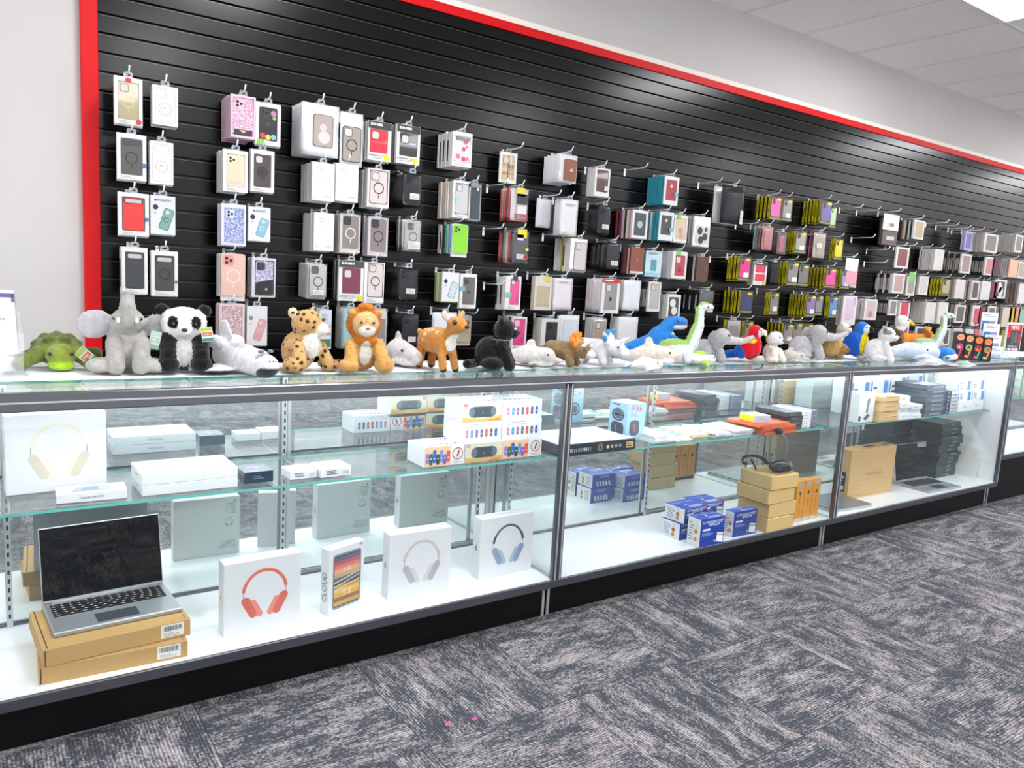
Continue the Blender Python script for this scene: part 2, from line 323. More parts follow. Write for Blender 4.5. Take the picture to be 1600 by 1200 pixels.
# ================================================================ display cases
def pane(m, x0, y0, z0, x1, y1, z1, thin):
    E_ = {'x': 'FBDU', 'y': 'LRDU', 'z': 'LRFB'}[thin]
    m.box(x0, y0, z0, x1, y1, z1, GLASS, ms={q: EDGE for q in E_})
def display_case(X0, label, zb=.144, zd=ZD, white_side=False, shelf_z=ZS):
    t = thing('display_case', label, 'display case', (X0, 0, 0), 0, 'glass display cases in a row')
    B = lambda name, p=None: (lambda mb: mb.build(name, p or t))
    m = MB(); m.box(.003, .065, 0, W-.003, DEPTH-.01, zb-.002, BLACK); k = m.build('kick_base', t)
    for x in (.006, W-.018): m = MB(); m.box(x, .060, 0, x+.012, .066, zb-.002, ALU); m.build('edge_strip', k)
    m = MB(); m.box(.004, .012, zb-.002, W-.004, DEPTH-.004, zd, LAM); dk = m.build('deck', t)
    m = MB(); m.box(.0005, 0, zb-.006, W-.0005, .012, zd+.002, STEEL, .002); m.build('deck_trim', dk)
    for x, y, nm in ((0.0005, 0, 0), (W-.0225, 0, 0), (.0005, DEPTH-.022, 1), (W-.0225, DEPTH-.022, 1)):
        m = MB(); m.box(x, y, zd+.002, x+.022, y+.022, H-.0225, STEEL if not nm else ALU, .003)
        if not nm: m.box(x+.008, y-.002, zd+.002, x+.014, y, H-.03, ALU)
        m.build('frame_post', t)
    m = MB(); m.box(.0005, 0, H-.048, W-.0005, .022, H, STEEL, .003); m.box(.0005, -.003, H-.026, W-.0005, 0, H-.022, ALU); r = m.build('top_rail', t)
    m = MB(); m.box(.0005, DEPTH-.022, H-.022, W-.0005, DEPTH, H, ALU, .002); m.build('top_rail', t)
    for x in (.0005, W-.0225): m = MB(); m.box(x, .022, H-.018, x+.022, DEPTH-.022, H, ALU, .002); m.build('top_rail', t)
    m = MB(); pane(m, .0235, .0235, H-.008, W-.0235, .215, H-.001, 'z'); m.build('top_glass', t)
    m = MB(); m.box(.0235, .2155, H-.010, W-.0235, DEPTH-.0235, H-.001, TOP_GLOW); m.build('top_glow_panel', t)  # milky glow of the lit top glass, painted as a white panel
    m = MB(); m.box(.0235, .010, zd+.003, W-.0235, .016, H-.049, GLASS); m.build('front_glass', t)
    for i, x in enumerate((.006, W-.012)):
        m = MB()
        if white_side and i: m.box(x-.006, .024, zd, x+.004, DEPTH-.024, H-.02, LAM)
        else: m.box(x, .024, zd, x+.006, DEPTH-.024, H-.02, GLASS)
        m.build('side_panel' if (white_side and i) else 'side_glass', t)
    for x0, x1, y, sx in ((.024, W/2+.03, YM, W/2+.018), (W/2-.03, W-.024, YM+.012, W/2-.03)):
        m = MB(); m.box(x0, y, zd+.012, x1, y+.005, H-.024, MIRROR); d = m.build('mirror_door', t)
        m = MB()
        m.box(sx, y-.004, zd+.004, sx+.012, y+.006, H-.024, ALU, .001); m.box(x0, y-.003, zd+.001, x1, y+.006, zd+.012, ALU); m.build('door_frame', d)
    m = MB(); m.box(.024, YM-.012, zd, W-.024, YM-.006, zd+.008, STEEL); m.build('door_track', t)
    m = MB(); pane(m, .03, .1, shelf_z-.009, W-.03, YM-.03, shelf_z-.001, 'z'); sh = m.build('glass_shelf', t)
    for x in (.075, W/2-.008, W-.09):
        m = MB(); m.box(x, YM-.024, zd, x+.016, YM-.014, H-.024, ALU, .001)
        z = zd+.03
        while z < H-.05: m.box(x+.005, YM-.0245, z, x+.011, YM-.0238, z+.014, INK); z += .028
        sd = m.build('shelf_standard', t)
        m = MB(); m.add([(x+.006, YM-.024, shelf_z-.01), (x+.006, .16, shelf_z-.01), (x+.006, .16, shelf_z-.018), (x+.006, YM-.024, shelf_z-.045), (x+.01, YM-.024, shelf_z-.01), (x+.01, .16, shelf_z-.01), (x+.01, .16, shelf_z-.018), (x+.01, YM-.024, shelf_z-.045)],
              [(0, 1, 2, 3), (4, 7, 6, 5), (0, 4, 5, 1), (1, 5, 6, 2), (2, 6, 7, 3), (3, 7, 4, 0)], ALU); m.build('shelf_bracket', sd)
    m = MB(); m.box(.03, .0225, H-.046, W-.03, .05, H-.03, LAM); m.box(.03, .05, H-.030, W-.03, .16, H-.022, LAM); ls = m.build('led_strip', t)
    m = MB(); x = .045; BEAD = mat('#f4f8ff', .4, name='led_bead', emit=14)
    while x < W-.05: m.box(x, .030, H-.0475, x+.006, .042, H-.046, BEAD); x += .0165
    o = m.build('led_bead', ls); o['kind'] = 'stuff'
    L = bpy.data.lights.new('led_light', 'AREA'); L.shape = 'RECTANGLE'; L.size = W-.1; L.size_y = .014; L.energy = LED_W; L.color = (.88, .95, 1)
    lo = bpy.data.objects.new('led_light', L); COL.objects.link(lo); lo.parent = ls; lo.location = (W/2, .045, H-.052); lo.rotation_euler = (math.radians(18), 0, 0)
    m = MB(); m.box(.03, YM-.034, H-.040, W-.03, YM-.014, H-.027, LAM); rs = m.build('led_strip', t)  # rear strip and its lamp are added to brighten the box backs
    m = MB(); x = .045
    while x < W-.05: m.box(x, YM-.028, H-.0415, x+.006, YM-.018, H-.040, BEAD); x += .0165
    o = m.build('led_bead', rs); o['kind'] = 'stuff'
    rear_fill = L.copy(); rear_fill.energy = LED_W*1.7; lo = bpy.data.objects.new('led_light', rear_fill); COL.objects.link(lo); lo.parent = rs; lo.location = (W/2, YM-.03, H-.046); lo.rotation_euler = (math.radians(-25), 0, 0)
    return t
display_case(0, 'left glass display case holding headphone boxes, laptop and speaker boxes')
display_case(W, 'middle glass display case holding blue pest repeller boxes and gold boxes')
display_case(2*W, 'right glass display case holding tan notebook box and dark box stack', white_side=True)
display_case(3*W+.01, 'glass display case on tall black base at the far right edge', zb=.32, zd=.345, shelf_z=.70)
# ================================================================ goods in the display cases
ALB = .84
def pos(u, v, z): return at_z(u, v, z)
def carton(name, label, cat, x, y, z, w_, d, h, rz, col, deco=None, b=.0012, group=None, parts=None):
    """closed box, origin bottom centre; x,y = front-left bottom corner"""
    c, s = math.cos(rz), math.sin(rz); ox, oy = x+c*w_/2-s*d/2, y+s*w_/2+c*d/2
    m = MB(); m.box(-w_/2, -d/2, 0, w_/2, d/2, h, mat(col, .5) if isinstance(col, str) else col, b)
    fr = {k: frame(k, o) for k, o in (('front', (0, -d/2, h/2)), ('back', (0, d/2, h/2)), ('left', (-w_/2, 0, h/2)), ('right', (w_/2, 0, h/2)), ('top', (0, 0, h)))}
    if deco: deco(m, fr, w_, d, h)
    o = m.build(name); o.location = (ox, oy, z); o.rotation_euler = (0, 0, rz); tag(o, label, cat, group)
    if parts:
        for pn, fn in parts: p = MB(); fn(p, fr, w_, d, h); p.build(pn, o)
    return o
def headphone_pic(m, F, cx, cy_, s, col, cup, pad):
    C_, U, P = mat(col, .5), mat(cup, .5), mat(pad, .6); st = mat('#a9acb0', .3)
    m.ring(F, cx, cy_+.02*s, .36*s, .055*s, C_, .0005, 24, 8, 172, .40*s)
    m.ring(F, cx, cy_+.02*s, .378*s, .02*s, P, .0006, 24, 30, 150, .418*s)
    for sg in (-1, 1):
        m.rect(F, cx+sg*.355*s, cy_+.03*s, .014*s, .12*s, st, .0007)
        a = math.radians(-28*sg); ca, sa = math.cos(a), math.sin(a)
        for dx, wd, hh, mm, of in ((-.115, .11, .34, P, .0008), (-.055, .07, .37, mat(pad, .5), .0009), (0, .13, .40, U, .001)):
            ox, oy = cx+sg*(.26+dx)*s, cy_-.19*s-(.03*s if dx < -.1 else 0)
            m.flat(F, [(ox+px*ca-py*sa, oy+px*sa+py*ca) for px, py in rr(wd*s, hh*s, wd*s*.48, 4)], mm, of)
APPLE = mat('#9ea2a6', .3)
def apple(m, F, cx, cy_, s, mm=APPLE):
    m.flat(F, circ(.36*s, 16, cx-.14*s, cy_, .42*s), mm, .0006); m.flat(F, circ(.36*s, 16, cx+.1*s, cy_, .42*s), mm, .0007)
    m.flat(F, circ(.2*s, 12, cx+.5*s, cy_+.05*s), WHITE, .0008); m.flat(F, [(cx, cy_+.46*s), (cx+.2*s, cy_+.5*s), (cx+.2*s, cy_+.78*s), (cx+.02*s, cy_+.7*s)], mm, .0006)
def hp_deco(col, cup, pad, lg=APPLE):
    def f(m, fr, w_, d, h):
        headphone_pic(m, fr['front'], .005, .0, w_*.78, col, cup, pad)
        m.text(fr['top'], 'AirPods Max', 0, 0, .014, GREYINK); apple(m, fr['left'], 0, 0, .022, lg); apple(m, fr['right'], 0, 0, .022, lg)
        B = fr['back']; mi = mat('#eef0ea', .5); m.rect(B, 0, 0, w_*.98, h*.98, mi, .0003)
        m.lines(B, -w_*.33, h*.3, w_*.2, h*.2, 6, mat('#b9bbb8', .5), .0006, 3); m.lines(B, -w_*.3, -h*.32, w_*.3, h*.14, 5, mat('#b9bbb8', .5), .0006, 5)
        headphone_pic(m, B, -w_*.33, h*.06, w_*.17, '#a9aca9', '#b5b8b5', '#c2c5c2'); m.flat(B, circ(.004, 10, -w_*.42, h*.42), mat('#79b86a', .5), .0006)
    return f
CLEARWRAP = None
def hp_box(x0, y0, x1, y1, z, d, h, cols, label):
    rz = math.atan2(y1-y0, x1-x0); w_ = math.hypot(x1-x0, y1-y0)
    return carton('headphone_box', label, 'headphone box', x0, y0, z, w_, d, h, rz, '#e6e7ea', hp_deco(*cols), .002, 'white headphone boxes in the left case')
hp_box(.621, .102, .865, .11, ZD, .055, .235, ('#e0705f', '#d9695a', '#eb8b7c'), 'white headphone box picturing coral red headphones, next to the laptop')
hp_box(1.185, .125, 1.431, .118, ZD, .055, .238, ('#c9c2c6', '#b9b3ba', '#d8d2d5'), 'white headphone box picturing silver grey headphones, right of the tablet box')
hp_box(1.569, .133, 1.819, .138, ZD, .055, .24, ('#3d475c', '#8d9fba', '#aebbd0', mat('#6f8fb8', .4)), 'white headphone box picturing blue headphones with navy band')
hp_box(.078, .27, .33, .285, ZS, .055, .226, ('#eadfce', '#d9cdb9', '#efe3d2'), 'white headphone box picturing cream headphones, standing on the glass shelf')
# laptop with its two shipping boxes
def ship(m, fr, w_, d, h):
    F = fr['front']; dk = mat('#4d3a22', .8)
    m.rect(fr['top'], -w_/2+.012, 0, .003, d*.96, dk, .0005); m.rect(F, -w_/2+.006, 0, .003, h*.9, dk, .0005); m.rect(fr['right'], 0, 0, .004, h*.85, dk, .0005)
    m.rect(fr['top'], w_/2-.012, .0, .0015, d*.96, dk, .0005)
def slabel(m, fr, w_, d, h):
    F = fr['front']; m.rect(F, w_/2-.05, .002, .062, .038, mat('#f7f7f5', .5), .0006); m.bars(F, w_/2-.05, .009, .05, .015, INK, .0009, 3, 20); m.lines(F, w_/2-.05, -.009, .05, .012, 3, GREYINK, .0009)
carton('laptop_carton', 'lower of two brown laptop cartons under the open laptop', 'carton', .131, .052, ZD, .372, .27, .0495, -.045, KRAFT, ship, .0015, 'brown laptop cartons', [('barcode_label', slabel)])
carton('laptop_carton', 'upper brown laptop carton with the open laptop standing on it', 'carton', .142, .044, ZD+.0505, .376, .275, .0495, .06, KRAFT, ship, .0015, 'brown laptop cartons', [('barcode_label', slabel)])
def laptop(loc, rz, w_, d, ang, label, scr='#05070a', body='#a7abb1', lidh=None, sticker=False):
    t = thing('laptop', label, 'laptop', loc, rz); A = mat(body, .35, .6); m = MB()
    m.box(-w_/2, -d/2, 0, w_/2, d/2, .014, A, .003); b = m.build('base', t)
    T = frame('top', (0, 0, .0142)); m = MB(); kw, kh = w_*.9, d*.42; ky = d*.19; m.rect(T, 0, ky, kw, kh, mat('#1a1c20', .5), .0002); KEY = mat('#0c0d10', .45); LEG = mat('#e9ebee', .5)
    rows = [14, 14, 14, 13, 12, 9]
    for r, n in enumerate(rows):
        kw2 = kw/n; rh = kh/6
        for c in range(n):
            x = -kw/2+(c+.5)*kw2; y = ky+kh/2-(r+.5)*rh
            wid = kw2*.86
            m.box(x-wid/2, y-rh*.42, .0143, x+wid/2, y+rh*.42, .0158, KEY)
            m.rect(T, x-wid*.16, y+rh*.08, wid*.34, rh*.2, LEG, .0018)
    m.build('keyboard', t)
    m = MB(); m.rect(T, -.0, -d*.29, w_*.33, d*.28, mat('#4a4f58', .3, .3), .0003); m.build('touchpad', t)
    L = lidh or d; X = Matrix.Translation((0, d/2-.006, .014)) @ Matrix.Rotation(math.radians(-(ang-90)), 4, 'X')
    m = MB(); m.box(-w_/2, -.001, .002, w_/2, .006, L, A, .002, X=X)
    bk = X @ frame('back', (0, .0062, L/2)); ik = mat('#27324a', .4)
    for sx in (-1, 1):   # maker's mark on the lid: two nested brackets
        for k, mm in ((1, ik), (.55, mat(body, .35, .6)), (.38, ik)):
            m.flat(bk, [(sx*.002+sx*px*k, py*k) for px, py in ((0, .022), (.016, .022), (.022, .014), (.022, -.022), (.006, -.022), (0, -.016))], mm, .0003+.0002*(1-k))
    m.rect(bk, 0, 0, .006, .018, mat(body, .35, .6), .0008)
    ld = m.build('lid', t)
    S = X @ frame('front', (0, -.0012, L/2)); m = MB(); m.rect(S, 0, .003, w_*.985, L*.95, mat(scr, .06, 0, 0, spec=.06), .0004); sc_ = m.build('screen', ld)
    if sticker: m = MB(); m.rect(S, w_*.34, L*.42, w_*.28, .028, mat('#9aa5a6', .5), .001); m.build('sticker', ld)
    if not sticker: m = MB(); m.tube([(-w_*.42, d/2-.004, .014), (w_*.42, d/2-.004, .014)], .005, A); m.build('hinge', t)
    return t
laptop((.333, .225, ZD+.1005), .06, .335, .222, 104, 'open silver laptop with black screen on top of two brown cartons', body='#b3b6bb')
# tablet box
def tab_deco(m, fr, w_, d, h):
    F = fr['front']; m.flat(F, rr(w_*.8, h*.84, .012, 4, 0, -.004), mat('#8c96a3', .3), .0004); m.flat(F, rr(w_*.74, h*.78, .006, 4, 0, -.004), mat('#3b4556', .3), .0006)
    cols = ['#6f6a78', '#b8656a', '#e27f74', '#f3a87d', '#c9a68a', '#6d6f7c', '#4a4d58', '#c59a57', '#e5b765', '#d9a24c', '#8d6a3c', '#c69a4d']
    for i, c in enumerate(cols):
        y0 = h*.37-i*h*.74/12; m.rect(F, 0, y0-h*.031-.004, w_*.72, h*.74/12, mat(c, .4), .0008)
    for i, a in enumerate((-.16, -.1, -.04)): m.flat(F, [(-w_*.36, h*(a+.0)), (w_*.36, h*(a+.09)), (w_*.36, h*(a+.1)), (-w_*.36, h*(a+.02))], mat('#e9d6b4', .4), .001+i*.0001)
    m.text(F, '8:30', 0, h*.14, .022, mat('#f2e6e2', .4), .0013); m.text(F, 'T-1', 0, -h*.22, .03, mat('#eef0f2', .4), .0013)
    m.text(F, '4G', w_*.38, h*.46, .011, INK, .0008, bold=True)
    m.text(fr['left'], 'CLOUD', 0, -h*.08, .03, mat('#3b4150', .4), rot=90); m.text(fr['top'], 'CLOUD', 0, 0, .014, GREYINK)
carton('tablet_box', 'white tablet box picturing a sunset screen, between two headphone boxes', 'tablet box', .956, .098, ZD, .155, .042, .228, .33, '#e8e9ec', tab_deco, .0015)
# shelf goods of the left case
def phone_deco(m, fr, w_, d, h):
    m.text(fr['front'], 'Galaxy A16 5G', 0, 0, .0095, INK)
    T = fr['top']; m.flat(T, [(-w_*.3, -d*.35), (w_*.3, -d*.28), (w_*.26, d*.3), (-w_*.2, d*.3)], mat('#9fb0c0', .3), .0004); m.flat(T, [(-w_*.16, -d*.25), (w_*.1, -d*.2), (w_*.1, d*.22), (-w_*.08, d*.22)], mat('#7f93ad', .25), .0006)
carton('phone_box', 'slim white phone box lying before the cream headphones box', 'phone box', .188, .142, ZS, .174, .085, .026, -.06, '#e8e9ec', phone_deco)
def tabA(m, fr, w_, d, h):
    m.text(fr['back'], 'SAMSUNG', 0, 0, .011, GREYINK); m.rect(fr['left'], 0, 0, .03, .006, GREYINK)
def tabB(m, fr, w_, d, h):
    tabA(m, fr, w_, d, h); m.text(fr['top'], 'Galaxy Tab', 0, -.02, .05, mat('#8d9bad', .4), sx=1.1)
    m.flat(fr['top'], [(-w_*.36, -.068), (w_*.4, -.05), (w_*.42, -.045), (-w_*.3, -.06)], mat('#8f9aa8', .3), .0008)
carton('tablet_box', 'lower of two stacked white tablet boxes on the shelf', 'tablet box', .400, .13, ZS, .268, .17, .031, .01, '#e8e9ec', tabA, group='stacked white tablet boxes')
carton('tablet_box', 'upper stacked white tablet box with large grey lettering on top', 'tablet box', .400, .13, ZS+.0315, .268, .17, .031, .012, '#e8e9ec', tabB, group='stacked white tablet boxes')
def watch(m, fr, w_, d, h):
    T = fr['top']; m.rect(T, 0, 0, w_*.94, d*.94, mat('#4a5468', .15, 0, .5), .0003); m.flat(T, circ(.022, 16, -.002, 0), mat('#7d8bb0', .3), .0006); m.flat(T, circ(.011, 12, -.008, .004), mat('#d96a76', .3), .0009); m.lines(fr['front'], 0, 0, .04, .012, 2, mat('#6d7a90', .4))
carton('gadget_box', 'small dark blue glossy box with coloured disc on its lid', 'gadget box', .693, .149, ZS, .09, .105, .036, .02, mat('#1d3148', .2, 0, .6), watch)
def small(m, fr, w_, d, h): m.lines(fr['front'], -w_*.08, 0, w_*.5, h*.5, 3, INK, seed=4); m.lines(fr['front'], w_*.32, -h*.1, w_*.22, h*.4, 2, GREYINK, seed=6); m.lines(fr['top'], 0, 0, w_*.4, .006, 1, GREYINK)
carton('charger_box', 'small white charger box beside the dark blue box', 'charger box', .834, .143, ZS, .09, .08, .028, .03, '#e8e9ec', small, group='small white charger boxes')
carton('charger_box', 'slightly larger small white charger box, right of its twin', 'charger box', .931, .128, ZS, .107, .095, .031, .04, '#e8e9ec', small, group='small white charger boxes')
# portable speaker boxes
PILLS = ['#c48aa8', '#6f9cc4', '#9a6fae', '#6a6f74', '#e2545e', '#5b5f63', '#3358b0']
def jbl(m, F, x, y, s): m.rect(F, x, y, s*1.25, s, mat('#e8462c', .5), .001); m.text(F, 'JBL', x, y, s*.55, WHITE, .0013, bold=True)
def sp_pic(m, F, w_, h, full=True):
    m.rect(F, 0, 0, w_*.99, h*.98, mat('#e3d6b4', .5), .0003)
    m.flat(F, [(-w_*.49, -h*.49), (w_*.49, -h*.49), (w_*.49, -h*.2), (0, -h*.34), (-w_*.49, -h*.24)], mat('#d9b06a', .5), .0005)
    m.flat(F, [(-w_*.49, h*.2), (-w_*.2, h*.38), (w_*.2, h*.3), (w_*.49, h*.4), (w_*.49, h*.49), (-w_*.49, h*.49)], mat('#cdd6cf', .5), .0005)
    m.flat(F, [(w_*.2, -h*.4), (w_*.45, -h*.34), (w_*.45, -h*.46), (w_*.1, -h*.47)], mat('#e2823a', .5), .0007)
    m.flat(F, rr(w_*.64, h*.56, h*.24, 5), mat('#4f5c66', .5), .0009); m.flat(F, rr(w_*.5, h*.48, h*.2, 5, .0), mat('#3f4a54', .5), .0011)
    for sg in (-1, 1): m.flat(F, circ(h*.17, 12, sg*w_*.27, 0, h*.25), mat('#66747e', .4), .0012)
    jbl(m, F, 0, -h*.05, h*.11); jbl(m, F, -w_*.42, h*.38, h*.16)
def sp_multi(m, F, w_, h):
    m.rect(F, -w_*.17, 0, w_*.64, h*.98, mat('#f0c8a4', .5), .0003)
    cs = ['#9a78c0', '#3d6a4a', '#2f6ac0', '#37424c', '#5f9ad0', '#8a5fae', '#e0564c']
    for i, c in enumerate(cs):
        x = -w_*.42+i*w_*.085; hh = h*(.5+.2*((i*37) % 5)/5); m.flat(F, rr(w_*.085, hh, w_*.04, 3, x, -h*.42+hh/2+(.1*h if i % 2 == 0 else 0)), mat(c, .5), .0006+.0001*i); m.rect(F, x, -h*.1, .005, .005, mat('#f0e0dc', .5), .0016)
    m.ring(F, w_*.33, h*.06, h*.28, h*.05, mat('#d84b44', .5)); m.flat(F, [(w_*.3, -h*.1), (w_*.34, -h*.1), (w_*.38, h*.2), (w_*.34, h*.24)], mat('#59636e', .5), .0008); m.lines(F, w_*.33, -h*.36, w_*.2, h*.1, 2, GREYINK)
def sp_pills(m, F, w_, h):
    m.lines(F, 0, h*.38, w_*.6, h*.09, 1, GREYINK); m.lines(F, 0, h*.27, w_*.8, h*.06, 1, GREYINK)
    for i, c in enumerate(PILLS): m.flat(F, rr(w_*.065, h*.42, w_*.03, 4, -w_*.36+i*w_*.12, -h*.08), mat(c, .5), .0005); m.flat(F, circ(.002, 8, -w_*.36+i*w_*.12, -h*.1), mat('#f2dcd8', .5), .0009)
def sp_deco(front, back):
    fn = {'pic': sp_pic, 'multi': sp_multi, 'pills': sp_pills}
    def f(m, fr, w_, d, h):
        fn[front](m, fr['front'], w_, h); fn[back](m, fr['back'], w_, h); T = fr['top']
        for i, c in enumerate(PILLS): m.rect(T, -w_*.36+i*w_*.12, -d*.3, w_*.08, d*.13, mat(c, .5)); m.rect(T, -w_*.36+i*w_*.12, d*.3, w_*.08, d*.13, mat(c, .5))
        if front == 'pic': m.rect(fr['right'], 0, 0, d*.96, h*.96, mat('#e8562c', .5))
    return f
G = 'portable speaker boxes'
for x, y, z, w_, f, b, lb in ((1.307, .126, 0, .165, 'multi', 'pills', 'speaker box picturing many bottle shaped speakers, leftmost of the bottom row'),
        (1.475, .126, 0, .165, 'pic', 'multi', 'speaker box picturing one dark speaker, in middle of bottom row'),
        (1.643, .13, 0, .184, 'multi', 'pic', 'speaker box picturing many speakers and red circle, right end of bottom row'),
        (1.463, .14, .0745, .176, 'pills', 'pic', 'speaker box with seven coloured pills, left box of second row'),
        (1.642, .137, .0745, .184, 'pills', 'pic', 'speaker box with seven coloured pills, right box of second row'),
        (1.463, .14, .149, .176, 'pic', 'pic', 'speaker box picturing one grey speaker, left box of top row'),
        (1.642, .142, .149, .184, 'pills', 'multi', 'speaker box with seven coloured pills, right box of top row')):
    carton('speaker_box', lb, 'speaker box', x, y, ZS+z, w_, .13, .0735, .0, '#e8e9ec', sp_deco(f, b), .001, G)
# ---- middle case
def gpu(m, fr, w_, d, h):
    F = fr['front']; m.bars(F, -w_*.24, -.002, w_*.3, .014, mat('#c9ccd0', .4), n=12); m.ring(F, w_*.02, 0, h*.3, .002, mat('#c8ab78', .4)); m.ring(F, w_*.02, 0, h*.18, .002, mat('#c8ab78', .4))
    for i in range(4): m.flat(F, circ(.008, 8, w_*(.12+.055*i), 0), mat(('#d8d2c4', '#d8a35a', '#9fa3a8', '#8b8f95')[i], .4))
    m.rect(F, w_*.42, 0, w_*.1, h*.55, mat('#d9b98a', .4)); m.lines(F, w_*.42, 0, w_*.08, h*.4, 2, INK, .0009)
    m.rect(fr['top'], 0, -d*.0, w_*.98, d*.94, mat('#dfe2e4', .3), .0004); m.rect(fr['top'], .05, -d*.1, w_*.5, d*.4, mat('#f2f2f2', .3), .0007)  # whitish reflection on the box top, painted as pale rectangles
carton('game_box', 'large flat dark navy box with pale reflection painted on top, overhanging the shelf at left', 'game box', W+.03, .075, ZS, .405, .27, .047, 0, '#152231', gpu)
def ipx(m, fr, w_, d, h):
    for k in ('left', 'front', 'right', 'back'):
        F = fr[k]; ww = d if k in ('left', 'right') else w_
        m.rect(F, 0, 0, ww*.99, h*.99, mat('#a9cfe6', .5), .0003); SP = mat('#5b6570', .5)
        if k == 'front':
            m.text(F, 'IPX6', 0, h*.36, .04, mat('#e0525a', .5), sx=.85); m.lines(F, -.005, h*.18, ww*.5, h*.12, 3, mat('#c98a9a', .5)); m.flat(F, rr(ww*.55, h*.42, .02, 4, -.006, -h*.16), SP, .0006); m.rect(F, -.006, -h*.16, .006, h*.2, mat('#d0626a', .5), .0009)
        elif k == 'back':
            m.text(F, 'RGB', 0, h*.36, .04, mat('#e0525a', .5)); m.flat(F, circ(ww*.3, 20, 0, -h*.1), SP, .0006); m.ring(F, 0, -h*.1, ww*.2, .004, mat('#cfe0ea', .5), .0009)
        else:
            m.lines(F, 0, h*.43, ww*.6, .012, 1, INK); m.flat(F, rr(ww*.7, h*.34, .03, 5, 0, h*.16), SP, .0006); m.ring(F, 0, h*.2, ww*.22, .004, mat('#8c98a3', .5), .0009); m.flat(F, rr(ww*.7, h*.4, .02, 4, 0, -h*.24), mat('#4c5660', .5), .0006); m.rect(F, -.01, -h*.24, .006, h*.2, mat('#d0626a', .5), .0009)
    m.rect(fr['top'], 0, 0, w_*.97, d*.97, mat('#f2f2f2', .5), .0003)
carton('speaker_box', 'pale blue upright speaker box with red lettering behind the dark box', 'speaker box', 2.352, .215, ZS, .108, .115, .165, 0, '#a9cfe6', ipx)
def leaf(c):
    def f(m, fr, w_, d, h): m.rect(fr['top'], 0, 0, w_*.86, d*.8, mat(c, .4)); m.lines(fr['top'], 0, 0, w_*.6, d*.5, 5, mat('#e9edf0', .4), .0007); m.lines(fr['front'], 0, 0, w_*.7, h*.4, 1, GREYINK)
    return f
yy = .12
def pile(x, y, w_, d, n, h, col, deco_cols, lab, top, nm='screen_protector_pack', cat='screen protector pack', jit=.012, grp=None):
    rg = random.Random(int(x*1000)); z = ZS
    for i in range(n):
        last = i == n-1
        carton(nm, nth(i, n, lab, top), cat, x+rg.uniform(-jit, jit), y+rg.uniform(-jit, jit), z, w_, d, h, rg.uniform(-.06, .06), col, leaf(deco_cols[i % len(deco_cols)]), 0, grp or lab); z += h+.0004
pile(2.44, .115, .12, .19, 4, .0075, '#eef0f1', ['#d4dbe0', '#e6ebee'], 'white screen protector pack in the pile by the pale blue box', 'white screen protector pack topmost by the pale blue box')
pile(2.575, .125, .11, .19, 2, .0075, '#f0f2f2', ['#49a0a8'], 'white pack under the teal topped screen protector pack', 'flat screen protector pack with teal cover on the glass shelf')
pile(2.70, .15, .12, .2, 2, .007, '#efe3c0', ['#e6c98a', '#eadf9a'], 'cream pack beneath the tan screen protector pack', 'tan and yellow flat screen protector pack on the shelf')
pile(2.83, .12, .11, .2, 3, .007, '#f1f2f3', ['#e4e8ea'], 'white pack in the pile right of the tan pack', 'topmost white pack in the pile right of the tan pack')
pile(2.955, .11, .14, .2, 4, .0065, '#f1f2f3', ['#dfe5e8'], 'white pack in the pile beside the orange packs', 'topmost white pack in the pile beside the orange packs')
z = ZS
for i, (dx, dy) in enumerate(((.0, .0), (-.006, .005), (-.012, -.004), (-.05, -.005))):
    carton('screen_protector_pack', ('lowest orange pack of the orange pile', 'second orange pack from the shelf in the orange pile', 'third orange pack from the shelf in the orange pile', 'topmost orange pack, under the yellow and grey box')[i], 'screen protector pack', 3.13+dx, .075+dy, z, .25, .19, .0125, (-.02, .02, 0, .05)[i], '#ea6a3c', lambda m, fr, w_, d, h: (m.rect(fr['top'], 0, 0, w_*.95, d*.95, mat('#e8582c', .45)), m.rect(fr['front'], 0, -h*.45, w_, .0012, mat('#8a3a1c', .5))), 0, 'orange packs'); z += .0135
def yel(m, fr, w_, d, h): m.rect(fr['left'], 0, 0, d*.9, h*.9, mat('#f2de1c', .45)); m.rect(fr['top'], -w_*.14, 0, w_*.6, d*.9, mat('#f2de1c', .45)); m.lines(fr['front'], 0, 0, w_*.6, h*.4, 2, GREYINK)
carton('lens_protector_box', 'small yellow and grey box on the orange packs', 'accessory box', 3.10, .12, z, .11, .1, .034, -.12, '#b9bcc6', yel)
for i in range(4):
    carton('accessory_box', nth(i, 4, 'dark grey accessory box stacked right of the orange packs', 'topmost dark grey accessory box right of the orange packs'), 'accessory box', 3.40+.006*i*(-1)**i-.03*(i > 1), .12, ZS+i*.0225, .09+.03*(i > 1), .2, .022, .04*(-1)**i, '#3c424b', lambda m, fr, w_, d, h: (m.lines(fr['front'], 0, 0, w_*.7, h*.5, 2, mat('#7f868e', .4)), m.rect(fr['top'], 0, 0, w_*.9, d*.9, mat('#4d545e', .3))), .001, 'dark grey accessory boxes')
for i in range(6):
    carton('accessory_box', nth(i, 6, 'white accessory box in the stack right of the dark grey boxes', 'topmost white accessory box right of the dark grey boxes'), 'accessory box', 3.505+.003*(i % 2), .13, ZS+i*.0145, .07, .2, .014, 0, '#f3f4f5', lambda m, fr, w_, d, h: m.lines(fr['front'], 0, 0, w_*.7, h*.5, 1, GREYINK), .001, 'white accessory boxes')
for i in range(3):
    carton('accessory_box', nth(i, 3, 'grey blue accessory box at the right end of the middle shelf', 'topmost grey blue accessory box at the right end of the middle shelf'), 'accessory box', 3.585, .15, ZS+i*.028, .075, .2, .0275, 0, '#8e9cb0', lambda m, fr, w_, d, h: m.lines(fr['front'], 0, 0, w_*.8, h*.6, 3, mat('#5d6a80', .4)), .001, 'grey blue accessory boxes')
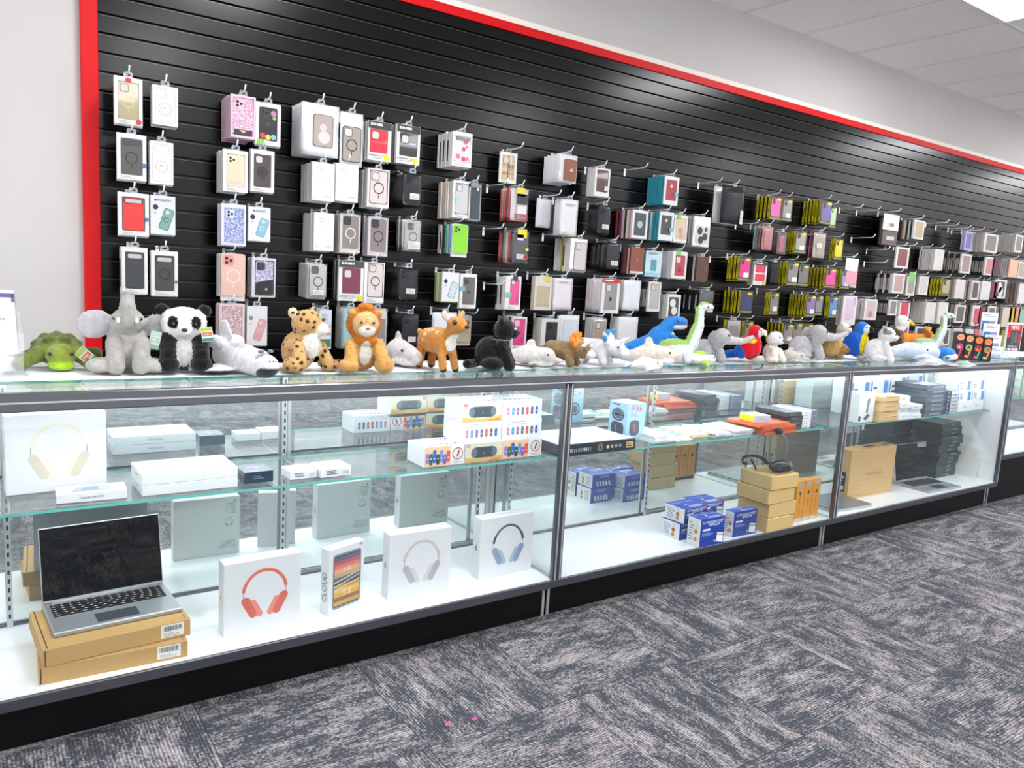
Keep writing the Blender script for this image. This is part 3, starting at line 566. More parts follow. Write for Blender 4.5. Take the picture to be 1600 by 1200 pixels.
# pest repeller boxes
BLUE = '#1b46b4'
def rep(m, fr, w_, d, h):
    wh = mat('#dfe6f4', .5); wc = mat('#f4f6f8', .5); F = fr['front']; T = fr['top']; Lf = fr['left']
    m.rect(F, 0, 0, w_*.99, h*.99, mat('#173f9c', .45), .0003)
    m.text(F, 'ULTRASONIC PEST', .0, h*.36, .0155, wh, bold=True); m.text(F, 'REPELLER', .01, h*.26, .0165, wh, bold=True); m.lines(F, -w_*.16, h*.1, w_*.5, .02, 1, wh)
    m.lines(F, -w_*.18, -h*.06, w_*.5, h*.12, 4, mat('#9db2e2', .5)); m.flat(F, circ(.006, 12, w_*.12, -h*.34), mat('#8fd09a', .5), .0006); m.rect(F, w_*.4, h*.4, .016, .012, mat('#d8344a', .5))
    for i in range(3): m.flat(F, rr(.014, .045, .004, 2, w_*(.24+.09*i), -h*(.22+.02*i)), wc, .0006); m.rect(F, w_*(.24+.09*i), -h*(.12+.02*i), .01, .006, INK, .0009)
    m.rect(Lf, 0, 0, d*.98, h*.98, wc, .0003); m.text(Lf, 'PEST', d*.18, h*.2, .018, mat('#e09a5a', .5), rot=90); m.flat(Lf, circ(.01, 12, d*.15, -h*.25), mat('#e8944a', .5), .0006); m.flat(Lf, circ(.01, 12, d*.15, h*.02), mat('#c9803a', .5), .0006); m.lines(Lf, -d*.18, 0, d*.4, h*.7, 7, mat('#8f9ab0', .5))
    m.rect(T, 0, 0, w_*.98, d*.98, mat('#1a48bc', .45), .0003); m.text(T, 'ULTRASONIC PEST REPELLER', 0, d*.24, .0115, wh, bold=True); m.flat(T, circ(.007, 12, -.01, -d*.02), wc, .0006); m.rect(T, w_*.12, -d*.3, w_*.5, d*.22, mat('#cdd7ee', .5), .0006); m.lines(T, w_*.12, -d*.3, w_*.45, d*.18, 4, mat('#7d90c0', .5), .0009)
    B = fr['back']; m.rect(B, 0, 0, w_*.99, h*.99, mat('#1b46b4', .45), .0003); m.text(B, 'REPELLER', 0, h*.32, .014, wh)
    for i in range(5): m.flat(B, [(-w_*.3+i*.02, -h*.36), (-w_*.3+i*.02+.012, -h*.36), (-w_*.3+i*.02+.018, -h*.02), (-w_*.3+i*.02+.006, -h*.02)], wc, .0006)
GB = 'blue pest repeller boxes'
rp = lambda x, y, z, w_, d, h, rz, lb: carton('pest_repeller_box', lb, 'pest repeller box', x, y, z, w_, d, h, rz, BLUE, rep, .001, GB)
rp(2.642, .115, ZD, .15, .115, .078, .0, 'blue and white pest repeller box at the bottom of the left pair')
rp(2.655, .105, ZD+.079, .155, .12, .07, .03, 'blue pest repeller box lying on another, top of the left pair')
rp(2.655, .006, ZD, .155, .078, .13, -.03, 'nearest blue pest repeller box standing upright at the front')
rp(2.82, .165, ZD, .155, .12, .072, .0, 'blue pest repeller box at the bottom of the back pair')
rp(2.826, .16, ZD+.073, .155, .12, .066, -.03, 'blue pest repeller box topping the back pair, behind the upright boxes')
rp(2.914, .034, ZD, .163, .055, .122, -.03, 'blue pest repeller box standing upright beside the gold boxes')
GOLD = mat('#c9ae74', .42, .15, name='gold_card')
z = ZD
for i, (dx, dy, rz) in enumerate(((0, 0, 0), (.006, .004, -.02), (-.012, .0, .01), (-.004, -.004, -.01))):
    carton('gold_box', ('lowest of the four plain gold boxes', 'second plain gold box from the bottom', 'third plain gold box from the bottom', 'topmost plain gold box, under the headset microphone')[i], 'gold box', 3.13+dx, .004+dy, z, .205, .19, .0695, rz, GOLD, lambda m, fr, w_, d, h: [m.rect(fr[k], 0, -h*.485, (w_ if k in ('front', 'back') else d)*.99, .002, mat('#6b5426', .6)) for k in ('front', 'back', 'left', 'right')], .0025, 'plain gold boxes'); z += .07
# headset microphone
def headset(loc, rz):
    t = thing('headset_microphone', 'black headset microphone with voice amplifier on top of the gold boxes', 'headset microphone', loc, rz); K = mat('#15171b', .35); K2 = mat('#2b2f36', .3)
    m = MB(); m.ell((.02, -.03, .022), (.045, .026, .022), K, (0, 0, .1), 18, 10); a = m.build('amplifier_body', t)
    m = MB(); m.box(0, -.0575, .012, .035, -.052, .03, K2, .002); m.ell((.058, -.028, .022), (.012, .022, .02), mat('#5a6068', .3)); m.build('control_panel', a)
    pts = [(.05*math.cos(q)-.03, .05+.03*math.sin(q), .016+.02*max(0, math.sin(q*1.0))) for q in [math.radians(-30+i*24) for i in range(11)]]
    m = MB(); m.tube(pts, .006, K, 8); m.build('headband', t)
    m = MB(); m.tube([(-.055, .0, .002), (-.06, .01, .02), (-.058, .03, .03), (-.05, .05, .028)], .0035, K, 6); m.build('ear_hook', t)
    m = MB(); pts = [(.03, -.03, .04), (.042, -.03, .07), (.044, -.028, .1), (.036, -.026, .128), (.018, -.024, .142)]; m.tube(pts, .002, mat('#9fa4aa', .3, .8), 6); g = m.build('gooseneck', t)
    m = MB(); m.ell((.008, -.024, .15), (.016, .011, .011), mat('#23262d', .9), (0, .6, 0)); m.build('microphone_tip', g); t.scale = (1.35, 1.35, 1.35)
headset((3.225, .095, ZD+.281), -.35)
def orange(m, fr, w_, d, h):
    F = fr['front']; m.rect(F, 0, 0, w_*.98, h*.98, mat('#f0a22c', .5), .0003); m.rect(F, 0, h*.42, w_*.5, h*.08, mat('#a9b6d6', .5)); m.flat(F, circ(w_*.15, 14, 0, h*.2), mat('#4a3218', .5), .0006); m.rect(F, 0, -h*.08, w_*.04, h*.44, mat('#4a3218', .5)); m.rect(F, w_*.1, -h*.02, w_*.14, h*.012, mat('#4a3218', .5)); m.rect(F, 0, -h*.45, w_*.98, h*.08, mat('#c9ccd2', .5), .0006); m.rect(fr['left'], 0, -h*.45, d*.98, h*.08, mat('#c9ccd2', .5), .0006)
    B = fr['back']; m.flat(B, circ(w_*.15, 14, 0, h*.2), mat('#4a3218', .5), .0006); m.rect(B, 0, -h*.08, w_*.04, h*.44, mat('#8a3c18', .5)); m.rect(B, 0, -h*.45, w_*.98, h*.08, mat('#4c5560', .5), .0006)
for i in range(3):
    carton('microphone_box', ('orange upright microphone box, nearest to the gold boxes', 'orange upright microphone box, middle of three', 'orange upright microphone box, rightmost of three')[i], 'microphone box', 3.405+.068*i, .05, ZD, .064, .045, .213, 0, '#eda02e', orange, .001, 'orange microphone boxes')
# ---- right case
def closed_laptop(loc, rz):
    t = thing('laptop', 'closed grey laptop lying flat before the tan notebook box', 'laptop', loc, rz); m = MB(); m.box(-.17, -.12, 0, .17, .12, .012, mat('#d4d7da', .4, .3), .003); m.build('base', t)
    m = MB(); m.box(-.17, -.12, .0125, .17, .12, .019, mat('#8f949a', .35, .5), .003); m.build('lid', t)
closed_laptop((3.94, .17, ZD), -.08)
def vivo(m, fr, w_, d, h):
    m.text(fr['front'], 'ASUS Vivobook', .02, -.01, .026, mat('#9a7440', .5)); m.lines(fr['front'], -w_*.2, -h*.44, w_*.5, .008, 1, mat('#b08a50', .5))
    T = fr['top']; m.rect(T, 0, 0, .1, .026, mat('#4a4035', .6)); m.rect(T, 0, 0, .06, .012, mat('#2a251f', .6), .0008); m.rect(T, w_*.38, 0, .06, .03, mat('#6a6448', .6))
    Lf = fr['left']; m.rect(Lf, -.01, -h*.16, d*.72, h*.4, mat('#23303a', .5)); m.lines(Lf, -.01, -h*.08, d*.6, h*.14, 5, mat('#d8e0e4', .5), .0008); m.rect(Lf, 0, -h*.28, d*.3, h*.08, mat('#dfe6ea', .5), .0008)
carton('notebook_box', 'large tan upright notebook computer box with black handle slot', 'notebook box', 4.09, .185, ZD, .47, .085, .288, 0, mat('#d9b27a', .7), vivo, .002)
laptop((4.925, .15, ZD), -.05, .36, .225, 100, 'open silver laptop with blank dark screen in the right case', scr='#10201f', body='#c3c8cc', lidh=.235, sticker=True)
rg = random.Random(5); z = ZD
for i in range(13):
    carton('dark_box', nth(i, 13, 'dark green box in the tall stack beside the open laptop', 'topmost dark green box of the tall stack'), 'dark box', 5.185+rg.uniform(-.006, .006), .235+rg.uniform(-.01, .006), z, .27, .2, .0275, rg.uniform(-.03, .03), '#20393a', lambda m, fr, w_, d, h: (m.lines(fr['front'], .04, 0, w_*.3, h*.5, 2, mat('#8fa5a2', .4), seed=int(z*999)), m.rect(fr['top'], 0, 0, w_*.96, d*.96, mat('#1a2f31', .35)), m.rect(fr['right'], 0, 0, d*.9, h*.7, mat('#35504f', .4))), .001, 'stack of dark green boxes'); z += .0281
m = MB(); m.box(0, 0, 0, .006, .25, .2, mat('#f2f3ee', .5), .001, X=Matrix.Translation((3*W-.05, .12, ZD)) @ Matrix.Rotation(.1, 4, 'Y')); tag(m.build('white_board'), 'white board leaning on the right end panel', 'board')
def stand(m, fr, w_, d, h):
    F = fr['front']; g = mat('#8e959c', .4); m.flat(F, [(.0, h*.3), (w_*.2, h*.32), (w_*.1, -h*.18), (-w_*.04, -h*.16)], g, .0006); m.flat(F, [(-w_*.16, -h*.36), (w_*.1, -h*.2), (w_*.26, -h*.28), (0, -h*.44)], mat('#5f666e', .4), .0008); m.rect(F, -w_*.4, -h*.36, w_*.14, h*.18, mat('#3b4254', .4))
carton('laptop_stand_box', 'white upright box picturing a laptop stand, left end of right shelf', 'accessory box', 3.985, .115, ZS, .15, .09, .165, 0, '#f3f4f5', stand, .001)
for i in range(5):
    carton('tan_box', nth(i, 5, 'tan keyboard box in the stack beside the white stand box', 'topmost tan keyboard box beside the white stand box'), 'tan box', 4.15+.006*(i % 2), .09, ZS+i*.0285, .19, .16, .028, (-.02, .03, 0, .02, -.02)[i], '#e2bd84', lambda m, fr, w_, d, h: m.rect(fr['front'], .02, h*.42, w_*.7, .003, mat('#8a6a3c', .6)), .001, 'tan keyboard boxes')
for i in range(4):
    for j in range(2):
        if i == 3 and j: continue
        carton('accessory_box', nth(i, 3+(not j), 'small white box right of the tan boxes, %s pile' % ('left', 'right')[j], 'topmost small white box right of the tan boxes, %s pile' % ('left', 'right')[j]), 'accessory box', 4.36+.13*j, .09+.01*(i % 2), ZS+i*.034*(1 if not j else .8), .12, .12, .033*(1 if not j else .8), 0, '#f1f2f4', lambda m, fr, w_, d, h: m.lines(fr['front'], 0, 0, w_*.6, h*.3, 1, GREYINK), .001, 'small white boxes on the right shelf')
z = ZS
for i in range(7):
    carton('dark_box', nth(i, 7, 'slate grey box in the stack at middle of the right shelf', 'topmost slate grey box at middle of the right shelf'), 'dark box', 4.66+.004*(i % 3), .10, z, .22, .2, .0265, .01*(-1)**i, '#5d6a75', lambda m, fr, w_, d, h: (m.rect(fr['front'], .02, 0, w_*.6, h*.5, mat('#8b98a4', .4)), m.rect(fr['top'], 0, 0, w_*.96, d*.96, mat('#6b7781', .4))), .001, 'slate grey boxes'); z += .027
for i in range(6):
    carton('dark_box', nth(i, 6, 'navy box stacked beside the slate grey boxes', 'topmost navy box beside the slate grey boxes'), 'dark box', 4.90, .12, ZS+i*.0235, .1, .17, .023, .01*(-1)**i, '#1d3a5c', lambda m, fr, w_, d, h: m.rect(fr['front'], .02, 0, .012, h*.5, mat('#cfd8e2', .4)), .001, 'navy boxes')
for i in range(6):
    carton('accessory_box', nth(i, 6, 'silver and white box stacked right of the navy boxes', 'topmost silver and white box right of the navy boxes'), 'accessory box', 5.01, .12, ZS+i*.021, .085, .17, .0205, .01*(-1)**i, '#d5dade', lambda m, fr, w_, d, h: m.rect(fr['front'], 0, 0, w_*.8, h*.45, mat('#8d97a0', .4)), .001, 'silver and white boxes')
def wb(m, fr, w_, d, h):
    F = fr['front']; m.rect(F, w_*.34, 0, w_*.22, h*.9, mat('#4d8fdc', .5)); m.lines(F, -w_*.2, 0, w_*.3, h*.6, 4, mat('#59616c', .5), seed=3); m.rect(F, -w_*.45, 0, w_*.06, h*.9, mat('#4d8fdc', .5))
for k, (x, y, zz, lb) in enumerate(((5.11, .12, 0, 'white and blue router box at the right end of shelf, front bottom'), (5.29, .13, 0, 'white and blue router box at far right end of shelf, bottom'), (5.11, .13, .066, 'white and blue router box second level beside silver boxes'), (5.29, .13, .066, 'white and blue router box second level at far right'), (5.11, .14, .132, 'white and blue router box topmost beside silver boxes'), (5.29, .14, .132, 'white and blue router box topmost at far right'))):
    carton('router_box', lb, 'router box', x, y, ZS+zz, .175, .14, .065, 0, '#f4f6f8', wb if k > 1 else lambda m, fr, w_, d, h: m.lines(fr['front'], 0, 0, w_*.3, h*.3, 2, GREYINK), .001, 'white and blue router boxes')
for k in range(4):
    carton('router_box', ('white and blue box behind the tan boxes', 'white and blue box behind the small white boxes', 'white and blue box behind the slate boxes, left', 'white and blue box behind the slate boxes, right')[k], 'router box', 4.2+.2*k, .3, ZS, .19, .12, .2+.008*k, 0, '#f1f4f7', wb, .001, 'white and blue boxes at the back')
# ---- far case
for i in range(3):
    for j in range(4):
        carton('green_box', 'green box on the far case shelf, %s row, %s column' % (('lowest', 'second', 'third', 'topmost')[j], ('left', 'middle', 'right')[i]), 'green box', 3*W+.06+.2*i, .12, .70+j*.05, .17, .2, .048, .0, '#9fb8ac', lambda m, fr, w_, d, h: m.lines(fr['front'], 0, 0, w_*.7, h*.5, 2, mat('#5f7a70', .5)), .001, 'green boxes on the far case shelf')
# ================================================================ goods on the slat wall
ALB = .68
HOOKN = {}
def hook_mesh(L):
    k = round(L, 3)
    if k not in HOOKN:
        m = MB(); m.tube([(0, 0, 0), (0, -L+.03, .002), (0, -L+.012, .009), (0, -L, .026)], .003, WIRE, 6); a = m.mesh('peg_hook')
        m = MB(); m.box(-.006, -.004, -.034, .006, .0008, .008, WIRE, .001); HOOKN[k] = (a, m.mesh('mounting_plate'))
    return HOOKN[k]
def hook(x, z, L, label, group=None):
    a, b = hook_mesh(L); o = bpy.data.objects.new('peg_hook', a); COL.objects.link(o); o.location = (x, YP-.001, z); tag(o, label, 'wall hook', group)
    p = bpy.data.objects.new('mounting_plate', b); COL.objects.link(p); p.parent = o; return o
def empty_hook(ub, vb, label, L=.19, rng=None):
    P = at_y(ub, vb, YP); hook(P.x, P.z, L, label)
def pillow_mesh(w_, h, t, m_, nx=6, nz_=8, seed=0, mb=None):
    mb = mb or MB(); rg = random.Random(seed); vs = []; fs = []
    def prof(i, k): a = i/nx*2-1; b = k/nz_*2-1; return (max(0, 1-abs(a)**3)*max(0, 1-abs(b)**4))**.6
    for sd in (0, 1):
        for k in range(nz_+1):
            for i in range(nx+1):
                p = prof(i, k); y = t/2+(-1 if sd == 0 else 1)*(t/2*p+.0004)+rg.uniform(-1, 1)*.0007*p
                vs.append((-w_/2+w_*i/nx+rg.uniform(-1, 1)*.0012, y, -h*k/nz_+rg.uniform(-1, 1)*.001))
    n = (nx+1)*(nz_+1)
    for k in range(nz_):
        for i in range(nx):
            a = k*(nx+1)+i; fs.append((a, a+nx+1, a+nx+2, a+1)); fs.append((n+a, n+a+1, n+a+nx+2, n+a+nx+1))
    rim = [i for i in range(nx+1)]+[k*(nx+1)+nx for k in range(1, nz_+1)]+[nz_*(nx+1)+i for i in range(nx-1, -1, -1)]+[k*(nx+1) for k in range(nz_-1, 0, -1)]
    for q in range(len(rim)): a, b = rim[q], rim[(q+1) % len(rim)]; fs.append((a, b, n+b, n+a))
    return mb.add(vs, fs, m_, True)
def case_parts(root, w_, h, cx, ztop, y, st, small=False):
    """a phone case lying in the plane y, top edge at ztop; children of the pack"""
    col = st.get('case', '#2a2c2f'); F = Matrix.Translation((cx, y, 0)) @ FRONT; F2 = Matrix.Translation((cx, y, ztop-h/2)) @ FRONT
    m = MB(); body = mat(col, .3, 0, .3) if not st.get('glit') else glitter(col, st['glit'])
    m.prism(F2, rr(w_, h, w_*.14, 4), -.006, 0, mat(st['rim'], .35) if st.get('rim') else body)
    m.flat(F2, rr(w_*.93, h*.965, w_*.12, 4), body, .0003)
    if st.get('lower'): m.flat(F2, [(-w_*.46, -h*.14), (w_*.46, -h*.02), (w_*.46, -h*.44), (w_*.36, -h*.48), (-w_*.36, -h*.48), (-w_*.46, -h*.44)], mat(st['lower'], .35), .0005)
    for e in st.get('art', ()):
        k, x, z, a, b, c = e
        if k == 'd': m.flat(F2, circ(a*w_, 12, x*w_, z*h), mat(c, .4), .0007)
        elif k == 'r': m.rect(F2, x*w_, z*h, a*w_, b*h, mat(c, .4), .0007)
        elif k == 't': m.text(F2, b, x*w_, z*h, a*w_, mat(c, .4), .0008)
        elif k == 'v': m.flat(F2, [(x*w_-a*w_/2, z*h+b*h/2), (x*w_+a*w_/2, z*h+b*h/2), (x*w_, z*h-b*h/2)], mat(c, .4), .0008)
        elif k == 's': m.flat(F2, [(x*w_-a*w_*.5, z*h), (x*w_-a*w_*.38, z*h-b*h*.5), (x*w_+a*w_*.5, z*h+b*h*.5), (x*w_-a*w_*.3, z*h-b*h*.2)], mat(c, .4), .0008)
    o = m.build('phone_case', root)
    cam_ = st.get('cam', 'sq'); cc = st.get('camcol', '#17181a')
    if cam_ != 'none':
        m = MB()
        if cam_ == 'bar': m.prism(F2, rr(w_*.86, h*.15, w_*.1, 4, 0, h*.39), 0, .0016, mat(cc, .3)); m.flat(F2, rr(w_*.74, h*.115, w_*.08, 4, 0, h*.39), mat(st.get('cambg', '#cfcac6'), .3), .0018)
        else:
            m.prism(F2, rr(w_*.44, w_*.44, w_*.11, 4, -w_*.2, h/2-w_*.3), 0, .0016, mat(cc, .3))
            if cam_ == 'hole': m.flat(F2, rr(w_*.36, w_*.36, w_*.09, 4, -w_*.2, h/2-w_*.3), mat(st.get('cambg', '#dcd8d4'), .4), .0018)
            else:
                for dx, dz in ((-.09, .09), (-.09, -.09), (.09, 0)): m.flat(F2, circ(w_*.075, 12, w_*(-.2+dx), h/2-w_*(.3-dz)), mat('#3a3d42', .2), .0019); m.flat(F2, circ(w_*.04, 8, w_*(-.2+dx), h/2-w_*(.3-dz)), mat('#0a0a0b', .15), .0021)
        m.build('camera_cutout', o)
    if st.get('ring'):
        m = MB(); m.ring(F2, 0, -h*.03, w_*.27, w_*.055, mat(st['ring'], .3, .3), .0009); m.rect(F2, 0, -h*.03-w_*.42, w_*.05, w_*.16, mat(st['ring'], .3, .3), .0009); m.build('magnet_ring', o)
    return o
GL = {}
def glitter(c1, c2):
    if (c1, c2) in GL: return GL[c1, c2]
    t = NT('glitter_shell'); tc = t.n('ShaderNodeTexCoord'); v = t.n('ShaderNodeTexVoronoi'); v.inputs['Scale'].default_value = 480; t.l(tc.outputs['Object'], v.inputs['Vector'])
    s = t.n('ShaderNodeSeparateColor'); t.l(v.outputs['Color'], s.inputs[0]); r = t.n('ShaderNodeValToRGB'); t.l(s.outputs[0], r.inputs[0])
    e = r.color_ramp.elements; e[0].color = (*[q*ALB for q in lin(c1)], 1); e[1].color = (*[q*ALB for q in lin(c2)], 1); e[1].position = .6; q = e.new(.9); q.color = (.75, .75, .8, 1)
    t.l(r.outputs[0], t.b.inputs['Base Color']); t.b.inputs['Roughness'].default_value = .2; GL[c1, c2] = t.m; return t.m
def hang_tab(root, w_, col=None):
    m = MB(); F = Matrix.Translation((0, .003, .010)) @ FRONT; M_ = mat(col, .4) if col else CLEARTAB
    for pts in ([(-.016, -.012), (.016, -.012), (.016, -.004), (-.016, -.004)], [(-.016, -.004), (-.007, -.004), (-.007, .004), (-.016, .004)], [(.007, -.004), (.016, -.004), (.016, .004), (.007, .004)], [(-.016, .004), (.016, .004), (.012, .010), (-.012, .010)]):
        m.prism(F, pts, -.0006, .0006, M_)
    m.build('hang_tab', root)
def front_pack(kind, w_, h, t, st, name, label, loc, rz=0, group=None):
    r = thing(name, label, 'phone case', loc, rz, group); car = mat(st.get('car', '#f3f1ee'), .45); Ff = Matrix.Translation((0, 0, -h/2)) @ FRONT
    sidem = mat(st['side'], .45) if st.get('side') else car
    if kind == 'box':
        ml, mr, mt, mb_ = st.get('mg', (.13, .13, .1, .11)); ml, mr, mt, mb_ = ml*w_, mr*w_, mt*h, mb_*h
        m = MB(); m.box(-w_/2, .007, -h, w_/2, t, 0, sidem)
        for x0, x1, z0, z1 in ((-w_/2, -w_/2+ml, -h, 0), (w_/2-mr, w_/2, -h, 0), (-w_/2+ml, w_/2-mr, -mt, 0), (-w_/2+ml, w_/2-mr, -h, -h+mb_)): m.box(x0, 0, z0, x1, .0069, z1, car)
        m.rect(Matrix.Translation((0, .0068, -h/2)) @ FRONT, 0, 0, w_*.8, h*.84, mat(st.get('bg', '#cfcbc7'), .5), .0)
        if st.get('head'): m.rect(Ff, 0, h/2-mt*.5, w_*.985, mt*.95, mat(st['head'], .4)); m.bars(Ff, -w_*.12, h/2-mt*.4, w_*.55, mt*.3, WHITE, .0008, 5, 9)
        if st.get('foot', 1): m.lines(Ff, -w_*.1, -h/2+mb_*.5, w_*.5, mb_*.6, 2, GREYINK, .0006)
        if st.get('ft'): m.text(Ff, st['ft'], -w_*.14, -h/2+mb_*.62, w_*.13, INK, .0008)
        m.build('carton', r)
        case_parts(r, w_-ml-mr-.002, h-mt-mb_-.002, (ml-mr)/2, -mt-.001, .0018, st)
    elif kind == 'otter':
        Y = mat('#f2df12', .45); m = MB(); K = mat('#34352f', .4)
        m.box(-w_/2, .0, -h, w_/2, t, 0, K, ms={'L': Y}); LF = frame('left', (-w_/2, t/2, -h/2)); m.rect(LF, 0, h*.02, t*.36, h*.42, mat('#4b4714', .5)); m.rect(LF, 0, -h*.44, t*.9, h*.05, mat('#3a3c14', .5))
        c = st.get('case', '#7e7f80'); m.flat(Ff, rr(w_*.8, h*.74, w_*.1, 3, 0, .02*h), mat(c, .35), .0008); m.rect(Ff, 0, -h*.43, w_*.96, h*.07, mat('#8d9152', .45), .0006)
        m.flat(Ff, rr(w_*.36, h*.1, w_*.05, 3, w_*.22, h*.38), Y, .0012); m.flat(Ff, rr(w_*.24, w_*.26, w_*.06, 3, -w_*.2, h*.27), mat('#26282a', .3), .001)
        if st.get('tagw'): m.rect(Ff, w_*.14, -h*.24, w_*.42, h*.2, mat('#f2f2f0', .5), .0014)
        m.build('carton', r)
    elif kind == 'bag':
        fm = {'frost': FROST, 'clear': FILM, 'smoke': SMOKE, 'white': mat('#eeedf0', .3, name='white_bag', coat=.3)}[st.get('film', 'frost')]
        m = MB()
        if st.get('insert'): m.box(-w_*.46, t*.6, -h*.97, w_*.46, t*.64, -h*.03, mat(st['insert'], .5))
        pillow_mesh(w_, h, t, fm, mb=m, seed=int(w_*9999)); m.build('bag', r)
        if st.get('case'):
            k = st.get('ck', (.62, .72, .0, .2)); case_parts(r, w_*k[0], h*k[1], w_*k[2], -h*k[3], -.0005 if st.get('film', 'frost') in ('frost', 'white') else t*.35, st)
        if st.get('lab'): m = MB(); x, z, a, b, c = st['lab']; m.rect(Ff, x*w_, z*h, a*w_, b*h, mat(c, .5), .0016); m.lines(Ff, x*w_, z*h, a*w_*.8, b*h*.7, 3, GREYINK, .002); m.build('price_label', r)
    elif kind == 'case':
        case_parts(r, w_, h, 0, 0, 0, st)
        m = MB(); m.box(-w_/2, .0065, -h*1.12, w_/2, t, -.002, car); m.build('carton', r)
    else:   # card: printed box front
        m = MB(); m.box(-w_/2, 0, -h, w_/2, t, 0, car, ms={'L': sidem})
        if kind == 'back':
            m.lines(Ff, 0, h*.34, w_*.6, h*.035, 1, GREYINK); m.lines(Ff, 0, h*.26, w_*.5, h*.04, 1, mat('#c9c6c3', .5))
            for dx in (-.25, 0, .25): m.flat(Ff, circ(.002, 8, dx*w_, h*.14), mat('#b5b2af', .5), .0006)
            m.bars(Ff, w_*.24, -h*.38, w_*.34, h*.05, GREYINK); m.lines(Ff, -w_*.32, -h*.4, w_*.12, h*.05, 2, mat('#c9c6c3', .5))
        elif kind == 'card':
            if st.get('title'): m.text(Ff, st['title'], 0, h*.38, w_*.14, mat('#3a4a63', .5), .0008, bold=True)
            m.flat(Ff, circ(w_*.12, 6, -w_*.3, h*.2), mat(st.get('badge', '#20262e'), .5), .0006); m.flat(Ff, circ(w_*.07, 12, -w_*.32, h*.05), mat('#cfcfd2', .5), .0006)
            a = math.radians(-18); ca, sa = math.cos(a), math.sin(a); rt = lambda pts, ox, oz: [(ox+x*ca-z*sa, oz+x*sa+z*ca) for x, z in pts]
            m.flat(Ff, rt(rr(w_*.42, h*.56, w_*.09), w_*.14, -h*.1), mat(st.get('rim', '#3f5a55'), .4), .0007); m.flat(Ff, rt(rr(w_*.37, h*.53, w_*.08), w_*.14, -h*.1), mat(st['case'], .4), .0009)
            m.flat(Ff, rt(circ(w_*.09, 10), w_*.18, h*.08), mat('#d8dcdc', .4), .0011); m.ring(Ff, w_*.12, -h*.12, w_*.1, w_*.025, mat(st.get('ring', '#2f4a46'), .4), .0013)
        elif kind == 'outline':
            g = mat('#9a90a0', .5); F0 = Ff
            for (ww, hh, cz) in ((.8, .88, 0),):
                o_ = rr(w_*ww, h*hh, w_*.14, 5); i_ = rr(w_*ww*.97, h*hh*.985, w_*.13, 5); n = len(o_)
                m.add([(x, y, .0006) for x, y in o_+i_], [(i, (i+1) % n, n+(i+1) % n, n+i) for i in range(n)], g, False, Ff, True)
            m.ring(Ff, 0, -h*.08, w_*.26, w_*.015, g); m.ring(Ff, 0, -h*.08, w_*.2, w_*.008, g); m.lines(Ff, 0, -h*.06, w_*.2, h*.04, 2, g)
            if st.get('cam') == 'bar': o_ = rr(w_*.62, h*.13, w_*.12, 5, 0, h*.33); i_ = rr(w_*.59, h*.12, w_*.11, 5, 0, h*.33)
            else: o_ = rr(w_*.36, w_*.36, w_*.12, 5, -w_*.14, h*.3); i_ = rr(w_*.34, w_*.34, w_*.11, 5, -w_*.14, h*.3)
            n = len(o_); m.add([(x, y, .0007) for x, y in o_+i_], [(i, (i+1) % n, n+(i+1) % n, n+i) for i in range(n)], g, False, Ff, True)
        elif kind == 'print':
            for e in st.get('art', ()):
                k, x, z, a, b, c = e
                if k == 'd': m.flat(Ff, circ(a*w_, 14, x*w_, z*h), mat(c, .45), .0006)
                elif k == 'r': m.rect(Ff, x*w_, z*h, a*w_, b*h, mat(c, .45), .0005)
                elif k == 't': m.text(Ff, b, x*w_, z*h, a*w_, mat(c, .45), .0008)
                elif k == 'l': m.lines(Ff, x*w_, z*h, a*w_, b*h, 6, mat(c, .45), .0006)
                elif k == 'p': m.flat(Ff, rr(a*w_, b*h, a*w_*.14, 4, x*w_, z*h), mat(c, .4), .0007)
        m.build('carton', r)
    for e in st.get('stick', ()):
        k, x, z, a, c = e; p = MB(); (p.flat(Ff, circ(a*w_, 14, x*w_, z*h), mat(c, .4), .0024) if k == 'd' else p.rect(Ff, x*w_, z*h, a*w_, a*w_*.75, mat(c, .4), .0024)); p.build('sticker', r)
    if st.get('tab', kind not in ('case',)): hang_tab(r, w_, st.get('tabcol'))
    return r
BM = {}
def behind_mesh(kind, w_, h, t, col, side):
    key = (kind, round(w_, 3), round(h, 3), round(t, 4), col, side)
    if key in BM: return BM[key]
    m = MB()
    if kind == 'bag':
        fm = SMOKE if col == 'smoke' else mat(col, .35, 0, .3); pillow_mesh(w_, h, t, fm, 4, 6, int(w_*7777), m)
    elif kind == 'otter':
        m.box(-w_/2, 0, -h, w_/2, t, 0, mat('#34352f', .4), ms={'L': mat('#f2df12', .45)}); LF = frame('left', (-w_/2, t/2, -h/2)); m.rect(LF, 0, h*.02, t*.36, h*.42, mat('#4b4714', .5)); m.rect(LF, 0, -h*.44, t*.9, h*.05, mat('#3a3c14', .5))
    else:
        m.box(-w_/2, 0, -h, w_/2, t, 0, mat(col, .45), .0008)
        if side: LF = frame('left', (-w_/2, t/2, -h/2)); m.rect(LF, 0, -h*.03, t*.8, h*.6, mat(side, .45), .0006)
    m.prism(Matrix.Translation((0, t/2, .004)) @ FRONT, [(-.011, -.006), (.011, -.006), (.011, .003), (-.011, .003)], -.0005, .0005, CLEARTAB)
    BM[key] = m.mesh('pack'); return BM[key]
NAMES = {'box': 'boxed_phone_case', 'otter': 'rugged_case_box', 'back': 'plain_case_box', 'card': 'printed_case_box', 'outline': 'printed_case_box', 'print': 'printed_case_box', 'edge': 'slim_case_box', 'plain': 'plain_case_box', 'case': 'boxed_phone_case', 'bag': 'bagged_phone_case'}
STACKS = 0
